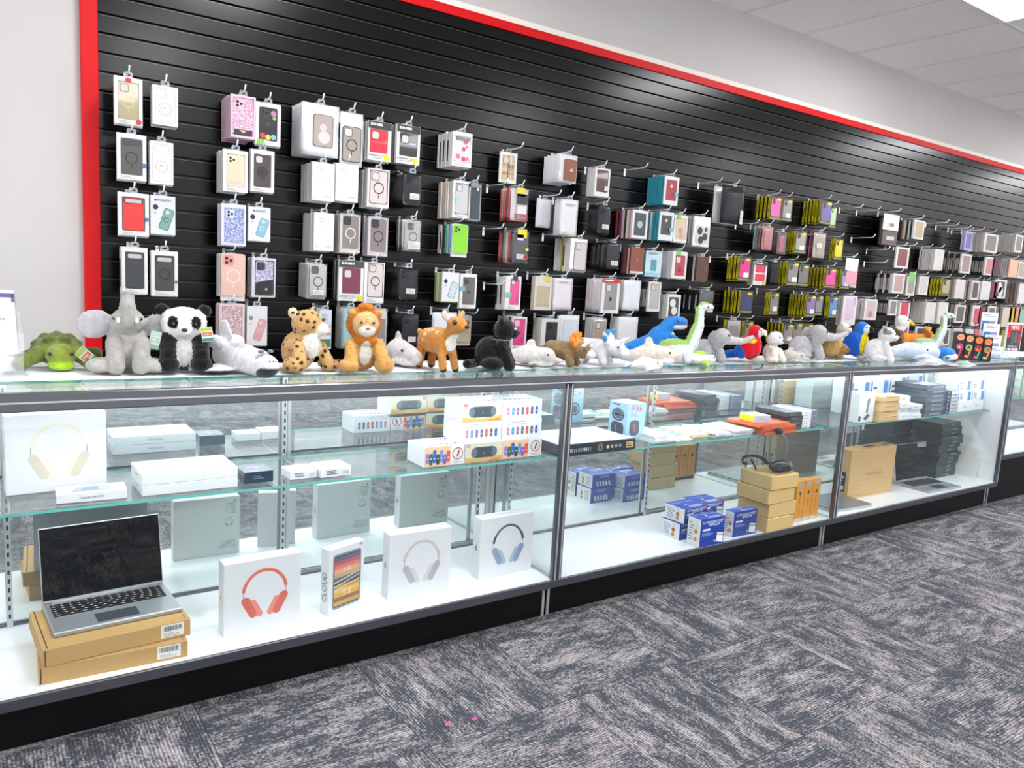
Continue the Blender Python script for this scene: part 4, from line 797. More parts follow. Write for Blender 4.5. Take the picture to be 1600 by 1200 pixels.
def S(kind, u0, v0, u1, v1, ul, n, st, short, behind='white boxed phone case', yf=None, bk=None, cols=None, L=.185, tilt=0, nohook=False):
    """stack of packs on one hook: pixel box of the front pack's face, left pixel of the rearmost pack, number of packs"""
    global STACKS; STACKS += 1; rg = random.Random(STACKS)
    y = yf if yf is not None else YP-L+.03
    A, B = at_y(u0, v0, y), at_y(u1, v1, y); w_, h = B.x-A.x, A.z-B.z; xc, zt = (A.x+B.x)/2, A.z
    yb = YP-.006
    if ul is not None and ul < u0-1:
        q = at_x(ul, v0, A.x); yb = min(yb, max(q.y, y+.012))
    else: yb = min(yb, y+.0125*n)
    pitch = (yb-y)/max(n, 1); t = min(.0165 if kind == 'otter' else .015, pitch*.93)
    t = max(t, .004)
    nm = NAMES[kind]
    front_pack(kind, w_, h, max(t, .009) if n == 1 else max(t, .0075), st, nm, short, (xc, y, zt), tilt)
    bkind = bk or ('bag' if kind == 'bag' else 'otter' if kind == 'otter' else 'box')
    cols = cols or [st.get('bcol', st.get('car', '#efedea') if kind != 'bag' else '#e9e8ec')]
    k0 = 1 if pitch > .0085 else 2
    bw = {'white boxed phone case': 'white case box', 'white bagged phone case': 'white bag', 'yellow edged boxed phone case': 'yellow edged box', 'black edged boxed phone case': 'black edged box'}.get(behind, behind.replace(' bagged phone case', ' bag').replace(' boxed phone case', ' case box'))
    lab = '%s behind %s' % (bw, short)
    bn = NAMES[bkind] if bkind != 'box' else NAMES['edge'] if 'black edged' in behind else NAMES['plain'] if kind in ('back', 'bag', 'card', 'outline') else NAMES['box']
    k1 = k0 if n > 1 else 1
    for i in range(k1, n):
        c = cols[(i-1) % len(cols)]; c, sd = c if isinstance(c, tuple) else (c, None)
        dz = rg.uniform(-.006, .001)
        me = behind_mesh(bkind, w_*(.985 if bkind != 'bag' else 1.0), h*(1.0 if bkind != 'bag' else .985), t, c, sd)
        o = bpy.data.objects.new(bn, me); COL.objects.link(o); o.location = (xc+rg.uniform(-.0025, .0025), y+pitch*i, zt+dz); o.rotation_euler = (0, 0, rg.uniform(-.03, .03)*(1 if bkind != 'bag' else 2)*min(1, pitch/.02))
        tag(o, '%s %s behind %s' % (bw, 'directly' if i == k1 else ORD[i-k1], short), 'phone case', lab)
    if not nohook:
        hk = min(L, max(.1, YP-y+.028)) if yf is None else L
        hook(xc, zt+.0125, hk, 'hook holding %s' % short)
GRY = '#d9d6d3'
# leftmost two columns
S('box', 178, 117, 223, 198, 176, 5, dict(case='#b4a67c', ring='#d8c088', cam='hole', camcol='#8b7f62', stick=(('s', 0, .44, .2, '#d8232f'), ('d', .36, -.42, .1, '#d8232f'))), 'gold ringed tan case in white window box at top left')
S('box', 182, 206, 229, 284, 180, 4, dict(case='#4a4845', ring='#2b2a2d', cam='bar', camcol='#23243a', cambg='#33344c', stick=(('d', .42, -.16, .09, '#3f7fb0'),)), 'smoky case with navy camera bar in white window box')
S('box', 184, 299, 233, 370, 182, 5, dict(case='#f01c10', cam='bar', camcol='#17181a', rim='#17181a', stick=(('d', .42, -.1, .07, '#3f7fb0'),)), 'bright red case with black rim in white window box')
S('box', 190, 385, 231, 460, 186, 4, dict(case='#2c3036', ring='#3c4046', cam='bar', camcol='#3b3e43', side='#2c3036'), 'dark grey case in white window box above the elephant', cols=[('#efedea', '#3a4250')])
S('outline', 238, 131, 278, 199, 234, 6, dict(), 'white box with outline phone drawing, second hook at top left')
S('outline', 234, 219, 271, 290, 232, 5, dict(cam='bar'), 'white box with outlined camera bar, below the outline phone box')
S('card', 235, 304, 274, 368, 233, 4, dict(case='#7fb0a2', title='MAGNETIC', rim='#24584a', car='#e9edef'), 'pale card box picturing a tilted green case')
S('box', 236, 391, 278, 463, 234, 3, dict(case='#34372c', ring='#22241c', cam='bar', camcol='#2a2d26', stick=(('d', .43, -.18, .07, '#4f7fb0'),)), 'olive black case in white window box above the panda')
# third and fourth columns
S('box', 361, 146, 399, 219, 345, 7, dict(car='#eec6d6', case='#e59fc4', glit='#c98fb0', cam='dots', camcol='#e9bfd0', mg=(.08, .08, .05, .06), side='#f2eef0', foot=0, art=(('r', 0, -.42, .9, .16, '#2a2326'), ('v', 0, -.4, .4, .09, '#eda68c'))), 'pink glitter case in pink edged box')
S('box', 349, 232, 387, 302, 338, 5, dict(case='#ecdcbb', cam='dots', camcol='#efe2c6', art=(('r', .0, -.36, 1, .1, '#d8d2c6'),)), 'cream case in white box left of the ring grip case')
S('box', 346, 317, 384, 385, 339, 6, dict(car='#dfe4f2', case='#4a5aa8', glit='#8fa6dd', cam='dots', camcol='#dfe4f2', mg=(.12, .1, .1, .06), foot=0), 'blue glitter case in pale blue box')
S('case', 346, 395, 383, 463, 338, 6, dict(case='#f0c3b4', ring='#f6e9e2', cam='sq', camcol='#ef9f94', car='#f1efec'), 'bare pale pink case with white ring')
S('box', 343, 474, 382, 545, 337, 4, dict(car='#e9d3d6', case='#a07a86', glit='#d9b0aa', cam='none', mg=(.1, .1, .06, .06), foot=0), 'rose glitter case behind the shuttle toy')
S('box', 400, 158, 438, 230, 397, 4, dict(case='#17181a', cam='dots', camcol='#2c2e30', art=(('d', .3, .34, .16, 0, '#c87fae'), ('d', -.3, -.36, .16, 0, '#d83a32'), ('d', .0, -.4, .15, 0, '#e6d34a'), ('d', .3, -.38, .15, 0, '#7fc4d8'), ('d', 0, 0, .12, 0, '#3a3b3e'), ('d', .34, .2, .1, 0, '#8ccf5a')), stick=(('s', -.3, -.44, .3, '#8ccf4a'),)), 'black case with coloured paint drops in white window box')
S('box', 392, 232, 428, 302, 389, 4, dict(case='#4b4244', ring='#1b1b1d', cam='hole', camcol='#3a3436', side='#2c2c30', art=(('d', 0, -.03, .2, 0, '#26262a'),), stick=(('s', 0, .42, .18, '#e7e4e2'),)), 'smoky brown case with ring grip in white window box')
S('card', 388, 322, 422, 378, 386, 4, dict(case='#8cc0d8', title='MAGNET', rim='#6aa3be', ring='#e8f0f4', car='#e8ebf0'), 'pale card box picturing a tilted light blue case')
S('box', 394, 402, 430, 465, 385, 5, dict(car='#dfdde4', case='#b8acd4', glit='#8a80b0', cam='dots', camcol='#3a3444', lower='#1d1b20', rim='#2b2730', mg=(.12, .06, .06, .04), foot=0, art=(('d', .1, -.32, .07, 0, '#d8a27a'),)), 'lilac glitter and black case in clear box')
S('card', 386, 478, 417, 540, 385, 3, dict(case='#e9a8ac', rim='#e0949a', ring='#f6dadb', car='#efeef0', badge='#8a8d94'), 'white card box picturing a pink case behind the shuttle')
# fifth block
S('bag', 473, 157, 529, 248, 456, 7, dict(film='frost', insert='#ecebef', case='#b7a9a2', rim='#4a4046', cam='none', ck=(.54, .62, .06, .2), art=(('d', 0, .1, .18, 0, '#d9cfc9'), ('d', .05, -.2, .3, 0, '#ead9d4'))), 'frosted bag with silver pink case, top of fifth column', 'white bagged phone case')
S('bag', 533, 173, 566, 262, None, 1, dict(film='frost', insert='#e4e3e6', case='#a8a093', rim='#2c2d33', ring='#3c3b3a', cam='hole', camcol='#6d6a66', ck=(.82, .66, .0, .26)), 'frosted bag with grey tan ringed case', 'white bagged phone case')
S('box', 576, 187, 610, 254, 565, 6, dict(head='#3a3638', ht='DROP PLUS', case='#e0223a', cam='hole', camcol='#b81c30', ft='DROP PLUS', mg=(.08, .14, .2, .2), stick=(('d', .3, -.4, .12, '#f2e41a'),), art=(('r', 0, -.05, .9, .06, '#e8566a'),)), 'red case box with black header and yellow dot, top row')
S('box', 621, 193, 655, 259, 611, 6, dict(head='#3a3638', ht='DROP PLUS', case='#26292c', cam='hole', camcol='#1a1b1c', ft='DROP PLUS', mg=(.12, .1, .2, .2), stick=(('d', .3, -.4, .12, '#f2e41a'),), art=(('r', 0, .05, .8, .07, '#d8dadb'),)), 'black case box with black header and yellow dot, top row', cols=['#e9e7e4', '#2a2b2d'])
S('back', 488, 252, 522, 316, 471, 8, dict(car='#efece8'), 'white box back with grey text, left one of the pair')
S('back', 525, 254, 559, 317, 518, 5, dict(car='#efece8'), 'white box back with grey text, right one of the pair')
S('box', 575, 262, 607, 326, 561, 7, dict(case='#e6d3d1', rim='#4a3038', ring='#33272c', cam='hole', camcol='#6a5358', mg=(.1, .06, .03, .09), bg='#eae0de'), 'pinkish clear case with black ring in white box')
S('bag', 631, 268, 658, 324, 608, 8, dict(film='smoke', insert='#26282b', case='#8f8b86', cam='dots', camcol='#6f6c69', ck=(.9, .9, 0, .06), lab=(.12, -.2, .5, .18, '#eceae8')), 'grey case in dark bag with white label, upper', 'dark bagged phone case', cols=['smoke'])
S('back', 491, 331, 521, 393, 472, 9, dict(car='#efece8'), 'white box back with grey text above the leopard')
S('box', 532, 333, 562, 396, 521, 6, dict(car='#d9d4d2', case='#8b8078', rim='#f0efec', ring='#f2f1ee', cam='dots', camcol='#26272a', mg=(.08, .04, .02, .08), foot=0), 'taupe case with white rim and white ring')
S('box', 576, 338, 605, 401, 567, 6, dict(car='#d3ced2', case='#8a7c7e', rim='#f0efec', ring='#2b2526', cam='dots', camcol='#26272a', mg=(.08, .04, .02, .08), foot=0), 'taupe case with white rim and black ring')
S('bag', 634, 342, 658, 394, 617, 5, dict(film='clear', insert='#d8d6d4', case='#b8b6b4', ring='#3a3a3c', cam='dots', camcol='#33353a', ck=(.86, .9, 0, .06), lab=(.05, -.3, .7, .24, '#ecebe9')), 'silver bag with ringed clear case', 'silver bagged phone case', cols=['#c9c6c3', '#3a3c40'])
S('bag', 484, 411, 511, 466, 467, 7, dict(film='clear', insert='#e4e1df', case='#c9c7c5', ring='#17181a', cam='dots', camcol='#17181a', ck=(.92, .92, 0, .04), lab=(.0, -.34, .6, .14, '#ecebe9')), 'clear case with black camera ring above the leopard toy', 'white boxed phone case', bk='box', cols=['#e6e0da'])
S('box', 530, 406, 567, 471, 518, 4, dict(head='#4a4446', ht='DROP PLUS', case='#7c2346', cam='hole', camcol='#8f3a58', ft='DROP PLUS', mg=(.14, .12, .18, .18), stick=(('d', .34, -.42, .12, '#f2e41a'),)), 'maroon case box with dark header and yellow dot', 'dark bagged phone case', bk='bag', cols=['smoke', '#7b7779'])
S('box', 570, 409, 599, 474, 567, 4, dict(case='#e4d8d4', rim='#3a2e34', ring='#2b2428', cam='hole', camcol='#5a4a50', mg=(.16, .04, .02, .14), bg='#e6dcda'), 'clear pink case with black ring above the lion toy')
S('bag', 624, 417, 653, 471, 602, 7, dict(film='smoke', insert='#2b2d30', case='#9a9691', cam='dots', camcol='#7f7c78', ck=(.88, .9, 0, .06), lab=(.1, -.2, .46, .16, '#eceae8')), 'grey case in dark bag with white label, middle', 'dark bagged phone case', cols=['smoke'])
S('print', 499, 484, 517, 545, 481, 5, dict(car='#dfe6ec', art=(('l', 0, .3, .6, .2, '#a9b2bc'), ('r', 0, -.35, .9, .2, '#3f8a5a'))), 'pale card box beside the leopard head')
S('bag', 536, 480, 560, 545, 524, 5, dict(film='clear', insert='#8cc6c8', case='#a9d0d0', cam='none', ck=(.8, .8, 0, .1)), 'teal backed bag behind the lion toy', 'grey bagged phone case', cols=['#cfc9c9', '#b9b3b3'])
S('bag', 574, 482, 605, 545, 566, 4, dict(film='clear', insert='#dcdad8', case='#8d8a88', cam='none', ck=(.6, .6, .1, .25), lab=(.1, -.32, .4, .14, '#f0efed')), 'grey bag right of the lion head', 'grey bagged phone case', cols=['#d9d6d4'])
S('bag', 629, 490, 653, 540, 607, 6, dict(film='smoke', insert='#2b2d30', case='#9a9691', cam='dots', camcol='#7f7c78', ck=(.88, .9, 0, .06), lab=(.1, -.3, .46, .16, '#eceae8')), 'grey case in dark bag with white label, lowest', 'dark bagged phone case', cols=['smoke'])
# sixth block
FL = (('d', .2, .3, .16, 0, '#e9689a'), ('d', .1, .0, .12, 0, '#e2447e'), ('d', .3, .1, .06, 0, '#e2447e'), ('d', -.25, -.3, .14, 0, '#e2719c'), ('d', .1, -.38, .14, 0, '#e2447e'), ('d', .34, -.36, .1, 0, '#e9689a'))
S('box', 708, 204, 736, 263, 678, 8, dict(case='#efe0e0', cam='bar', camcol='#5a5a60', cambg='#8d8c92', art=FL, mg=(.1, .08, .1, .14)), 'white case box with pink flowers', cols=['#efece8', ('#efece8', '#3c3c3e')])
S('box', 709, 281, 733, 342, 677, 9, dict(case='#d3d0cf', rim='#5a646c', cam='hole', camcol='#4c565e', mg=(.12, .08, .06, .1), bg='#dcd9d6', stick=(('s', -.3, .04, .3, '#a8dcd4'),)), 'white box with clear grey rimmed case', cols=['#efece8', '#ecdcc4'])
S('box', 733, 286, 750, 346, None, 2, dict(car='#8c9298', case='#1f3a40', cam='none', mg=(.06, .1, .1, .04), foot=0, stick=(('d', .2, .36, .1, '#dfe2e2'),)), 'dark teal clear pack peeking out right of grey rimmed case', 'dark boxed phone case')
S('case', 708, 349, 730, 397, 677, 7, dict(case='#8be01c', cam='dots', camcol='#84d81a', car='#eceae6', rim='#dff0c0'), 'bare lime green case before white boxes', cols=[('#6fb0d8'), ('#efedea'), ('#5aa78a', '#2c5c4c'), ('#3a3c3e'), ('#efedea', '#3c3c3e'), ('#d8d4d0')])
S('card', 692, 425, 716, 472, 679, 6, dict(case='#cfe6ec', rim='#4f6a70', ring='#f0f4f6', car='#eff1f3'), 'card box picturing a clear case beside grey window box', 'green boxed phone case', cols=['#8fbf5a', '#d9b98a', '#e4e0da', '#b9d08a'])
S('box', 720, 427, 743, 482, 717, 4, dict(case='#6f6864', cam='dots', camcol='#4c5a3c', mg=(.16, .1, .1, .1), art=(('d', 0, -.05, .14, 0, '#4a3a30'),), stick=(('s', -.36, .06, .32, '#7fb4d8'),)), 'grey case with finger ring in white window box')
S('bag', 679, 488, 712, 545, None, 2, dict(film='frost', insert='#dfe0e3'), 'white bag hanging behind the deer ears', 'white bagged phone case')
S('case', 715, 492, 735, 535, None, 2, dict(case='#cbbfa6', ring='#b9ad94', cam='none', car='#d8d0c2', stick=(('s', 0, .4, .5, '#e9e3ea'),)), 'beige bare case right of the deer head', yf=YP-.06)
PL = (('r', 0, 0, .06, 1, '#5a4a40'), ('r', -.2, 0, .04, 1, '#f2ece2'), ('r', .25, 0, .04, 1, '#f2ece2'), ('r', 0, .1, 1, .03, '#5a4a40'), ('r', 0, -.08, 1, .02, '#f2ece2'), ('r', 0, -.25, 1, .03, '#6a5a4c'), ('r', .14, .02, .1, .05, '#2a2624'), ('r', .14, -.07, .1, .05, '#2a2624'), ('r', .34, .02, .1, .05, '#2a2624'), ('r', .34, -.07, .1, .05, '#2a2624'))
S('box', 782, 236, 806, 288, 780, 2, dict(case='#d8b88c', cam='hole', camcol='#8a7a62', art=PL), 'tan plaid case in white window box', yf=YP-.06)
S('bag', 800, 292, 825, 348, 781, 6, dict(film='clear', insert='#e7e2e2', lab=(.1, -.36, .7, .18, '#b0484c'), stick=(('s', .0, .38, .5, '#e8dc3a'), ('s', .1, .18, .6, '#2f3134'), ('s', .1, -.14, .5, '#f0eeee'))), 'clear bag with white card and yellow top', 'red and black bagged phone case', cols=['#b8343c', '#3a3c44', '#b8343c', '#a8895a'])
S('bag', 804, 360, 825, 412, 777, 7, dict(film='clear', insert='#26282c', lab=(.0, -.3, .6, .16, '#e9e6e6'), stick=(('s', .0, .42, .6, '#f0e21a'), ('s', -.1, .3, .4, '#eceaea'), ('s', .3, -.3, .3, '#a83238'), ('s', .36, -.06, .2, '#f0e21a'))), 'clear bag with black lettered case and yellow tags', 'red and grey bagged phone case', cols=['#3c4048', '#c03a40', '#d9c9a8', '#8f949c'])
S('box', 791, 431, 812, 484, 776, 5, dict(case='#ee4c94', cam='hole', camcol='#3c2a34', mg=(.3, .1, .08, .14), art=(('r', .3, -.3, .08, .18, '#4a2036'),), stick=(('s', -.3, -.06, .36, '#7fc8bc'), ('s', .1, .44, .3, '#33363a'))), 'hot pink case in white box, hook left of beige pack', cols=['#efece8', ('#efece8', '#2c2c2e')])
S('box', 801, 495, 821, 545, 774, 6, dict(case='#ee4c94', cam='hole', camcol='#d8a9c0', mg=(.1, .1, .06, .1), art=(('r', .3, -.3, .08, .18, '#4a2036'),)), 'hot pink case in white box behind the panther head', cols=['#3a3b3e', '#efece8', ('#efece8', '#2c2c2e')])
S('bag', 876, 239, 901, 288, 849, 7, dict(film='frost', insert='#efedf0', case='#8c4a22', cam='none', ck=(.7, .76, .08, .16), art=(('r', .1, -.02, .3, .04, '#eee2da'), ('r', .12, .04, .06, .1, '#eee2da'))), 'frosted bag with leather brown case', 'white bagged phone case')
S('bag', 840, 309, 861, 357, None, 1, dict(film='frost', insert='#ecebf0', art=()), 'single frosted white bag on its own hook', 'white bagged phone case', yf=YP-.05)
S('bag', 878, 310, 901, 370, 866, 6, dict(film='frost', insert='#f2e6e8', lab=(0, .36, .5, .06, '#d8c4c8')), 'pinkish frosted bag with printed lines', 'white bagged phone case', cols=['#e7e4e8', '#c9d0d4'])
S('bag', 894, 372, 916, 425, 864, 8, dict(film='white', case='#d9d0d2', rim='#2c2c2e', cam='hole', camcol='#8a8688', ck=(.74, .86, .05, .1)), 'white pack with black edged clear case', 'white boxed phone case', bk='box', cols=['#f1eeea', '#f1eeea', ('#f1eeea', '#3a3a3c'), '#c9c020', '#e9e6e2'])
S('box', 837, 431, 860, 485, None, 3, dict(car='#e3dacb', case='#c9b696', cam='none', mg=(.12, .12, .3, .1), foot=0, stick=(('s', .2, .42, .3, '#e6dc4a'),)), 'beige pack with yellow tag beside pinkish bag', 'beige boxed phone case')
S('bag', 867, 434, 893, 485, 862, 4, dict(film='frost', insert='#f3dfe3', lab=(0, .38, .5, .06, '#cfb8bc')), 'pale pink frosted bag above the small dolphin toy', 'white bagged phone case')
S('box', 847, 498, 872, 545, 833, 5, dict(car='#e9e5df', case='#2f3238', cam='sq', mg=(.24, .1, .1, .1), foot=0), 'dark case in beige box above the orange frilled dinosaur', 'beige boxed phone case', cols=['#d9d3ca'])
S('bag', 876, 492, 903, 545, None, 3, dict(film='frost', insert='#eceef0', case='#e2e8ee', rim='#d0d8e0', cam='none', ck=(.7, .8, 0, .14)), 'white frosted bag with pale blue case by the orange frill', 'white bagged phone case')
# seventh block
S('box', 931, 261, 951, 309, 917, 4, dict(case='#5a3028', cam='none', mg=(.12, .1, .06, .16), foot=0, stick=(('s', .3, -.2, .3, '#e4e2de'),)), 'brown case in white box at right of frosted bags')
S('bag', 936, 319, 953, 367, 919, 7, dict(film='smoke', insert='#3a3c3e', case='#8f8c8a', cam='dots', camcol='#6d6a68', ck=(.86, .9, 0, .06), lab=(.1, -.24, .5, .16, '#eceae8')), 'grey case in dark bag below the brown case box', 'dark bagged phone case', cols=['smoke'])
S('bag', 949, 378, 968, 422, 920, 8, dict(film='smoke', insert='#3a3c3e', case='#a8a4a0', cam='none', ck=(.8, .9, 0, .06), lab=(.1, -.26, .5, .16, '#eceae8')), 'grey case in dark bag, second one down', 'black bagged phone case', cols=['smoke', '#17181a'])
S('box', 942, 435, 966, 490, 912, 7, dict(head='#d8202a', ht='', case='#9a9a9c', cam='hole', camcol='#7a7a7c', mg=(.16, .16, .12, .1), art=(('d', 0, -.1, .14, 0, '#2c2d30'),)), 'grey case box with bright red header', 'white bagged phone case', bk='bag', cols=['#e9e6ea', '#f0dfe6'])
S('bag', 929, 497, 947, 545, 913, 4, dict(film='clear', insert='#e6e2dc', case='#b89a76', cam='hole', ck=(.8, .8, 0, .1)), 'tan marbled case in clear pack above the blue trimmed dinosaur', 'white boxed phone case', bk='box')
S('bag', 968, 495, 995, 545, 953, 5, dict(film='frost', insert='#efe6ea'), 'large white frosted bag left of the blue tyrannosaur', 'white bagged phone case')
S('box', 990, 327, 1010, 374, 961, 8, dict(case='#25363c', cam='none', mg=(.12, .12, .1, .1), art=(('d', 0, .0, .24, 0, '#b9c2c4'),), foot=0), 'dark green case with silver emblem in white box', 'coloured boxed phone case', cols=['#d9a0a8', '#efece8', '#2a2b2d', '#e4d3c4', '#8a3a8a', '#3c2a34', '#b03a44'])
S('print', 987, 386, 1004, 428, 972, 5, dict(car='#8f4a34', art=(('r', 0, 0, .06, .16, '#c9a08c'), ('r', 0, -.46, 1, .08, '#ece9e6'))), 'brown leather folio pack with white base', 'purple boxed phone case', cols=['#e4e0dc', '#7a2a5c', '#9a5a2c', '#5c2a4c'])
S('bag', 976, 437, 999, 486, 968, 5, dict(film='frost', insert='#eef2f6'), 'bluish white frosted bag right of the red header box', 'grey bagged phone case', cols=['#b9b3b3', '#d9d6d8'])
TEAL = '#35a9be'
S('box', 1040, 274, 1058, 322, 1005, 7, dict(car='#f1f3f4', side=TEAL, case='#b01c34', cam='none', mg=(.12, .12, .12, .16), foot=0, art=(('d', 0, .2, .12, 0, '#e6e0e2'),), stick=(('s', .34, -.1, .26, '#6ac0d8'),)), 'red case in teal sided box, topmost', 'teal boxed phone case', cols=[TEAL])
S('box', 1032, 330, 1050, 377, 1010, 5, dict(car='#e9f1f4', side=TEAL, case='#26282a', cam='none', mg=(.12, .14, .12, .2), foot=0, art=(('d', 0, .25, .12, 0, '#e6e0e2'),), stick=(('s', .34, -.1, .26, '#6ac0d8'),)), 'black case in teal sided box below the red one', 'teal boxed phone case', cols=[TEAL, TEAL, '#eff1f2'])
S('box', 1055, 335, 1072, 380, None, 3, dict(case='#e3c9a8', cam='none', mg=(.1, .1, .1, .12), foot=0, art=(('d', 0, -.1, .2, 0, '#c9a06a'), ('d', .1, -.36, .2, 0, '#e0a0a4')), stick=(('s', -.2, .44, .3, '#8ccf5a'),)), 'gold figure case in white box right of the teal boxes')
S('bag', 1087, 337, 1108, 387, 1071, 6, dict(film='white', case='#d9d6d4', cam='none', ck=(.8, .6, 0, .3), art=(('d', -.2, .2, .2, 0, '#26272a'), ('d', .2, -.1, .2, 0, '#2f3033'), ('d', -.1, -.3, .2, 0, '#26272a'), ('d', .25, .3, .12, 0, '#2f3033'))), 'white pack with black cartoon print', 'grey bagged phone case', cols=['#e6e3e0', '#8a9094'])
S('print', 1010, 391, 1032, 433, None, 4, dict(car='#cfe4ec', side=TEAL, art=(('l', 0, .4, .7, .1, '#5a6a70'), ('p', .0, -.06, .36, .44, '#5aa0b4'), ('d', 0, .04, .14, 0, '#e6f0f4'), ('r', 0, -.4, .9, .1, '#9fd0e0'))), 'pale blue printed card box with small phone', 'teal boxed phone case', cols=[TEAL])
S('box', 1052, 392, 1071, 436, 1035, 7, dict(case='#c0203c', cam='hole', camcol='#e0b8be', mg=(.2, .12, .14, .1), foot=0, art=(('d', 0, -.2, .2, 0, '#8a1428'),), stick=(('s', -.1, .44, .3, '#8ccf5a'),)), 'crimson case in white box above the tyrannosaur head')
S('print', 1090, 400, 1105, 440, 1071, 6, dict(car='#5a3424', art=(('r', .3, 0, .05, .2, '#8a6450'),)), 'dark brown folio pack', 'black boxed phone case', cols=['#e3ded8', '#17181a', '#2c2d30', '#17181a'])
S('box', 1015, 440, 1030, 487, 1000, 6, dict(case='#c4bdb8', cam='hole', camcol='#8f8a86', mg=(.1, .1, .05, .08), foot=0), 'pale marble case in white box beside black edged boxes', 'black edged boxed phone case', cols=[('#2a2b2d', '#c9c6c3')])
S('box', 1044, 460, 1061, 499, 1031, 5, dict(case='#3a3a3c', cam='none', mg=(.12, .12, .1, .1), foot=0, art=(('d', -.1, .2, .3, 0, '#efedec'), ('d', .1, -.2, .3, 0, '#efedec'))), 'black and white swirl case in white box')
S('bag', 1095, 453, 1114, 490, 1064, 6, dict(film='clear', insert='#172632', lab=(.25, -.34, .4, .2, '#f0efed'), art=()), 'dark navy pack with white label above grey elephant', 'striped boxed phone case', bk='box', cols=[('#1a1b1e', '#d6d3d0'), '#17181a'])
S('bag', 1131, 288, 1161, 352, 1108, 2, dict(film='smoke', insert='#17181b', lab=(.38, -.3, .12, .36, '#f0efed'), case='#1a2230', cam='none', ck=(.5, .5, -.1, .4)), 'large clear pack of black earphones', 'clear bagged earphone pack')
# yellow edged boxes
YL = 'yellow edged boxed phone case'
def O(u0, v0, u1, v1, ul, n, c, short, **k): S('otter', u0, v0, u1, v1, ul, n, dict(case=c, tab=False, **k), short, YL)
O(1205, 305, 1219, 345, 1181, 4, '#ee5fa6', 'pink front yellow edged box leftmost in top row')
O(1224, 309, 1236, 347, 1217, 2, '#9b968e', 'grey front yellow edged box, top row, beside the pink one', tagw=1)
O(1284, 312, 1298, 352, 1247, 6, '#6d63a0', 'purple front yellow edged box in the top row')
O(1299, 322, 1305, 357, None, 1, '#b4d6a8', 'pale green front yellow edged box at right of the purple one')
O(1244, 360, 1258, 397, 1230, 3, '#a9a49c', 'grey front yellow edged box between dark bags, second row', tagw=1)
O(1306, 372, 1315, 407, 1298, 2, '#f0d21e', 'yellow front yellow edged box alone, second row')
O(1156, 400, 1171, 440, 1136, 4, '#ee2f8e', 'hot pink front yellow edged box at left of third row', tagw=1)
O(1232, 408, 1246, 447, 1218, 3, '#8f8b86', 'grey front yellow edged box with white tag, third row', tagw=1)
O(1248, 412, 1262, 448, None, 2, '#77736d', 'plain grey front yellow edged box, third row')
O(1291, 418, 1305, 451, 1264, 5, '#ee4fa0', 'pink front yellow edged box at right of third row')
O(1316, 421, 1326, 452, 1307, 2, '#a89fb8', 'lilac grey front yellow edged box by the pink dotted bag', tagw=1)
O(1158, 454, 1174, 490, 1129, 5, '#2c3a72', 'navy front yellow edged box above the red macaw')
O(1204, 456, 1215, 492, 1196, 2, '#8a8578', 'grey front yellow edged box standing alone, fourth row', tagw=1)
O(1261, 460, 1273, 496, 1226, 6, '#8f7aa6', 'mauve front yellow edged box, fourth row', tagw=1)
O(1275, 461, 1284, 493, None, 2, '#8d8a86', 'small grey front yellow edged box right of the mauve one')
O(1297, 462, 1307, 497, 1290, 2, '#5a92c4', 'light blue front yellow edged box, fourth row', tagw=1)
O(1164, 501, 1175, 536, None, 2, '#8f8a5a', 'olive front yellow edged box behind the red macaw')
O(1225, 505, 1238, 538, 1192, 5, '#a08f94', 'mauve grey front yellow edged box behind the otter toy', tagw=1)
O(1239, 504, 1252, 536, None, 1, '#8d8a80', 'grey front yellow edged box behind the otter toy')
O(1257, 505, 1268, 538, None, 1, '#7f7b74', 'dark grey front yellow edged box behind the larger elephant')
O(1312, 508, 1322, 540, None, 2, '#26304a', 'dark blue front yellow edged box beside the blue macaw')
S('bag', 1138, 500, 1157, 530, 1131, 3, dict(film='clear', insert='#b9b6b3', case='#8f8c8a', cam='none', ck=(.7, .6, 0, .3)), 'grey bag behind the red macaw tail', 'yellow edged boxed phone case', bk='otter')
S('bag', 1194, 352, 1207, 392, 1177, 4, dict(film='clear', insert='#c86a62', case='#b05a5c', cam='none', ck=(.6, .7, 0, .2)), 'clear bag with red case at left of second row', 'teal and brown bagged phone case', cols=['#8a6a60', '#9a8478', '#8fc0bc'])
S('bag', 1217, 361, 1228, 398, 1205, 5, dict(film='clear', insert='#4a2436', case='#b03058', cam='none', ck=(.5, .7, 0, .2)), 'dark bag with magenta stripes, second row', 'black bagged phone case', cols=['#17181a', '#8a2a4c', '#26272a'])
S('bag', 1274, 362, 1289, 405, 1258, 5, dict(film='clear', insert='#b9ad96', case='#a89a80', cam='none', ck=(.6, .7, .1, .2), lab=(-.1, .0, .4, .16, '#eceae6')), 'clear bag with tan case, second row', 'black and pink bagged phone case', cols=['#1b1b1d', '#d8407a', '#1b1b1d', '#26272a'])
S('box', 1180, 408, 1196, 446, 1170, 5, dict(head='#2c2c2e', ht='', case='#d8284a', cam='none', mg=(.1, .1, .16, .16), art=(('r', 0, 0, 1, .1, '#f0d0d6'),), stick=(('d', .34, -.4, .12, '#e8b43a'),)), 'red striped case box with black header among yellow edged boxes', 'grey boxed phone case', cols=['#cfcbc4'])
S('bag', 1206, 409, 1216, 445, 1199, 4, dict(film='smoke', insert='#1b1b1d'), 'black bags in the third row', 'black bagged phone case', cols=['#1b1b1d'])
S('bag', 1324, 403, 1338, 450, None, 1, dict(film='white', insert='#eeb0bc', stick=(('s', 0, -.16, .84, '#f0a6b6'),)), 'pink dotted bag on its own hook', 'white bagged phone case')
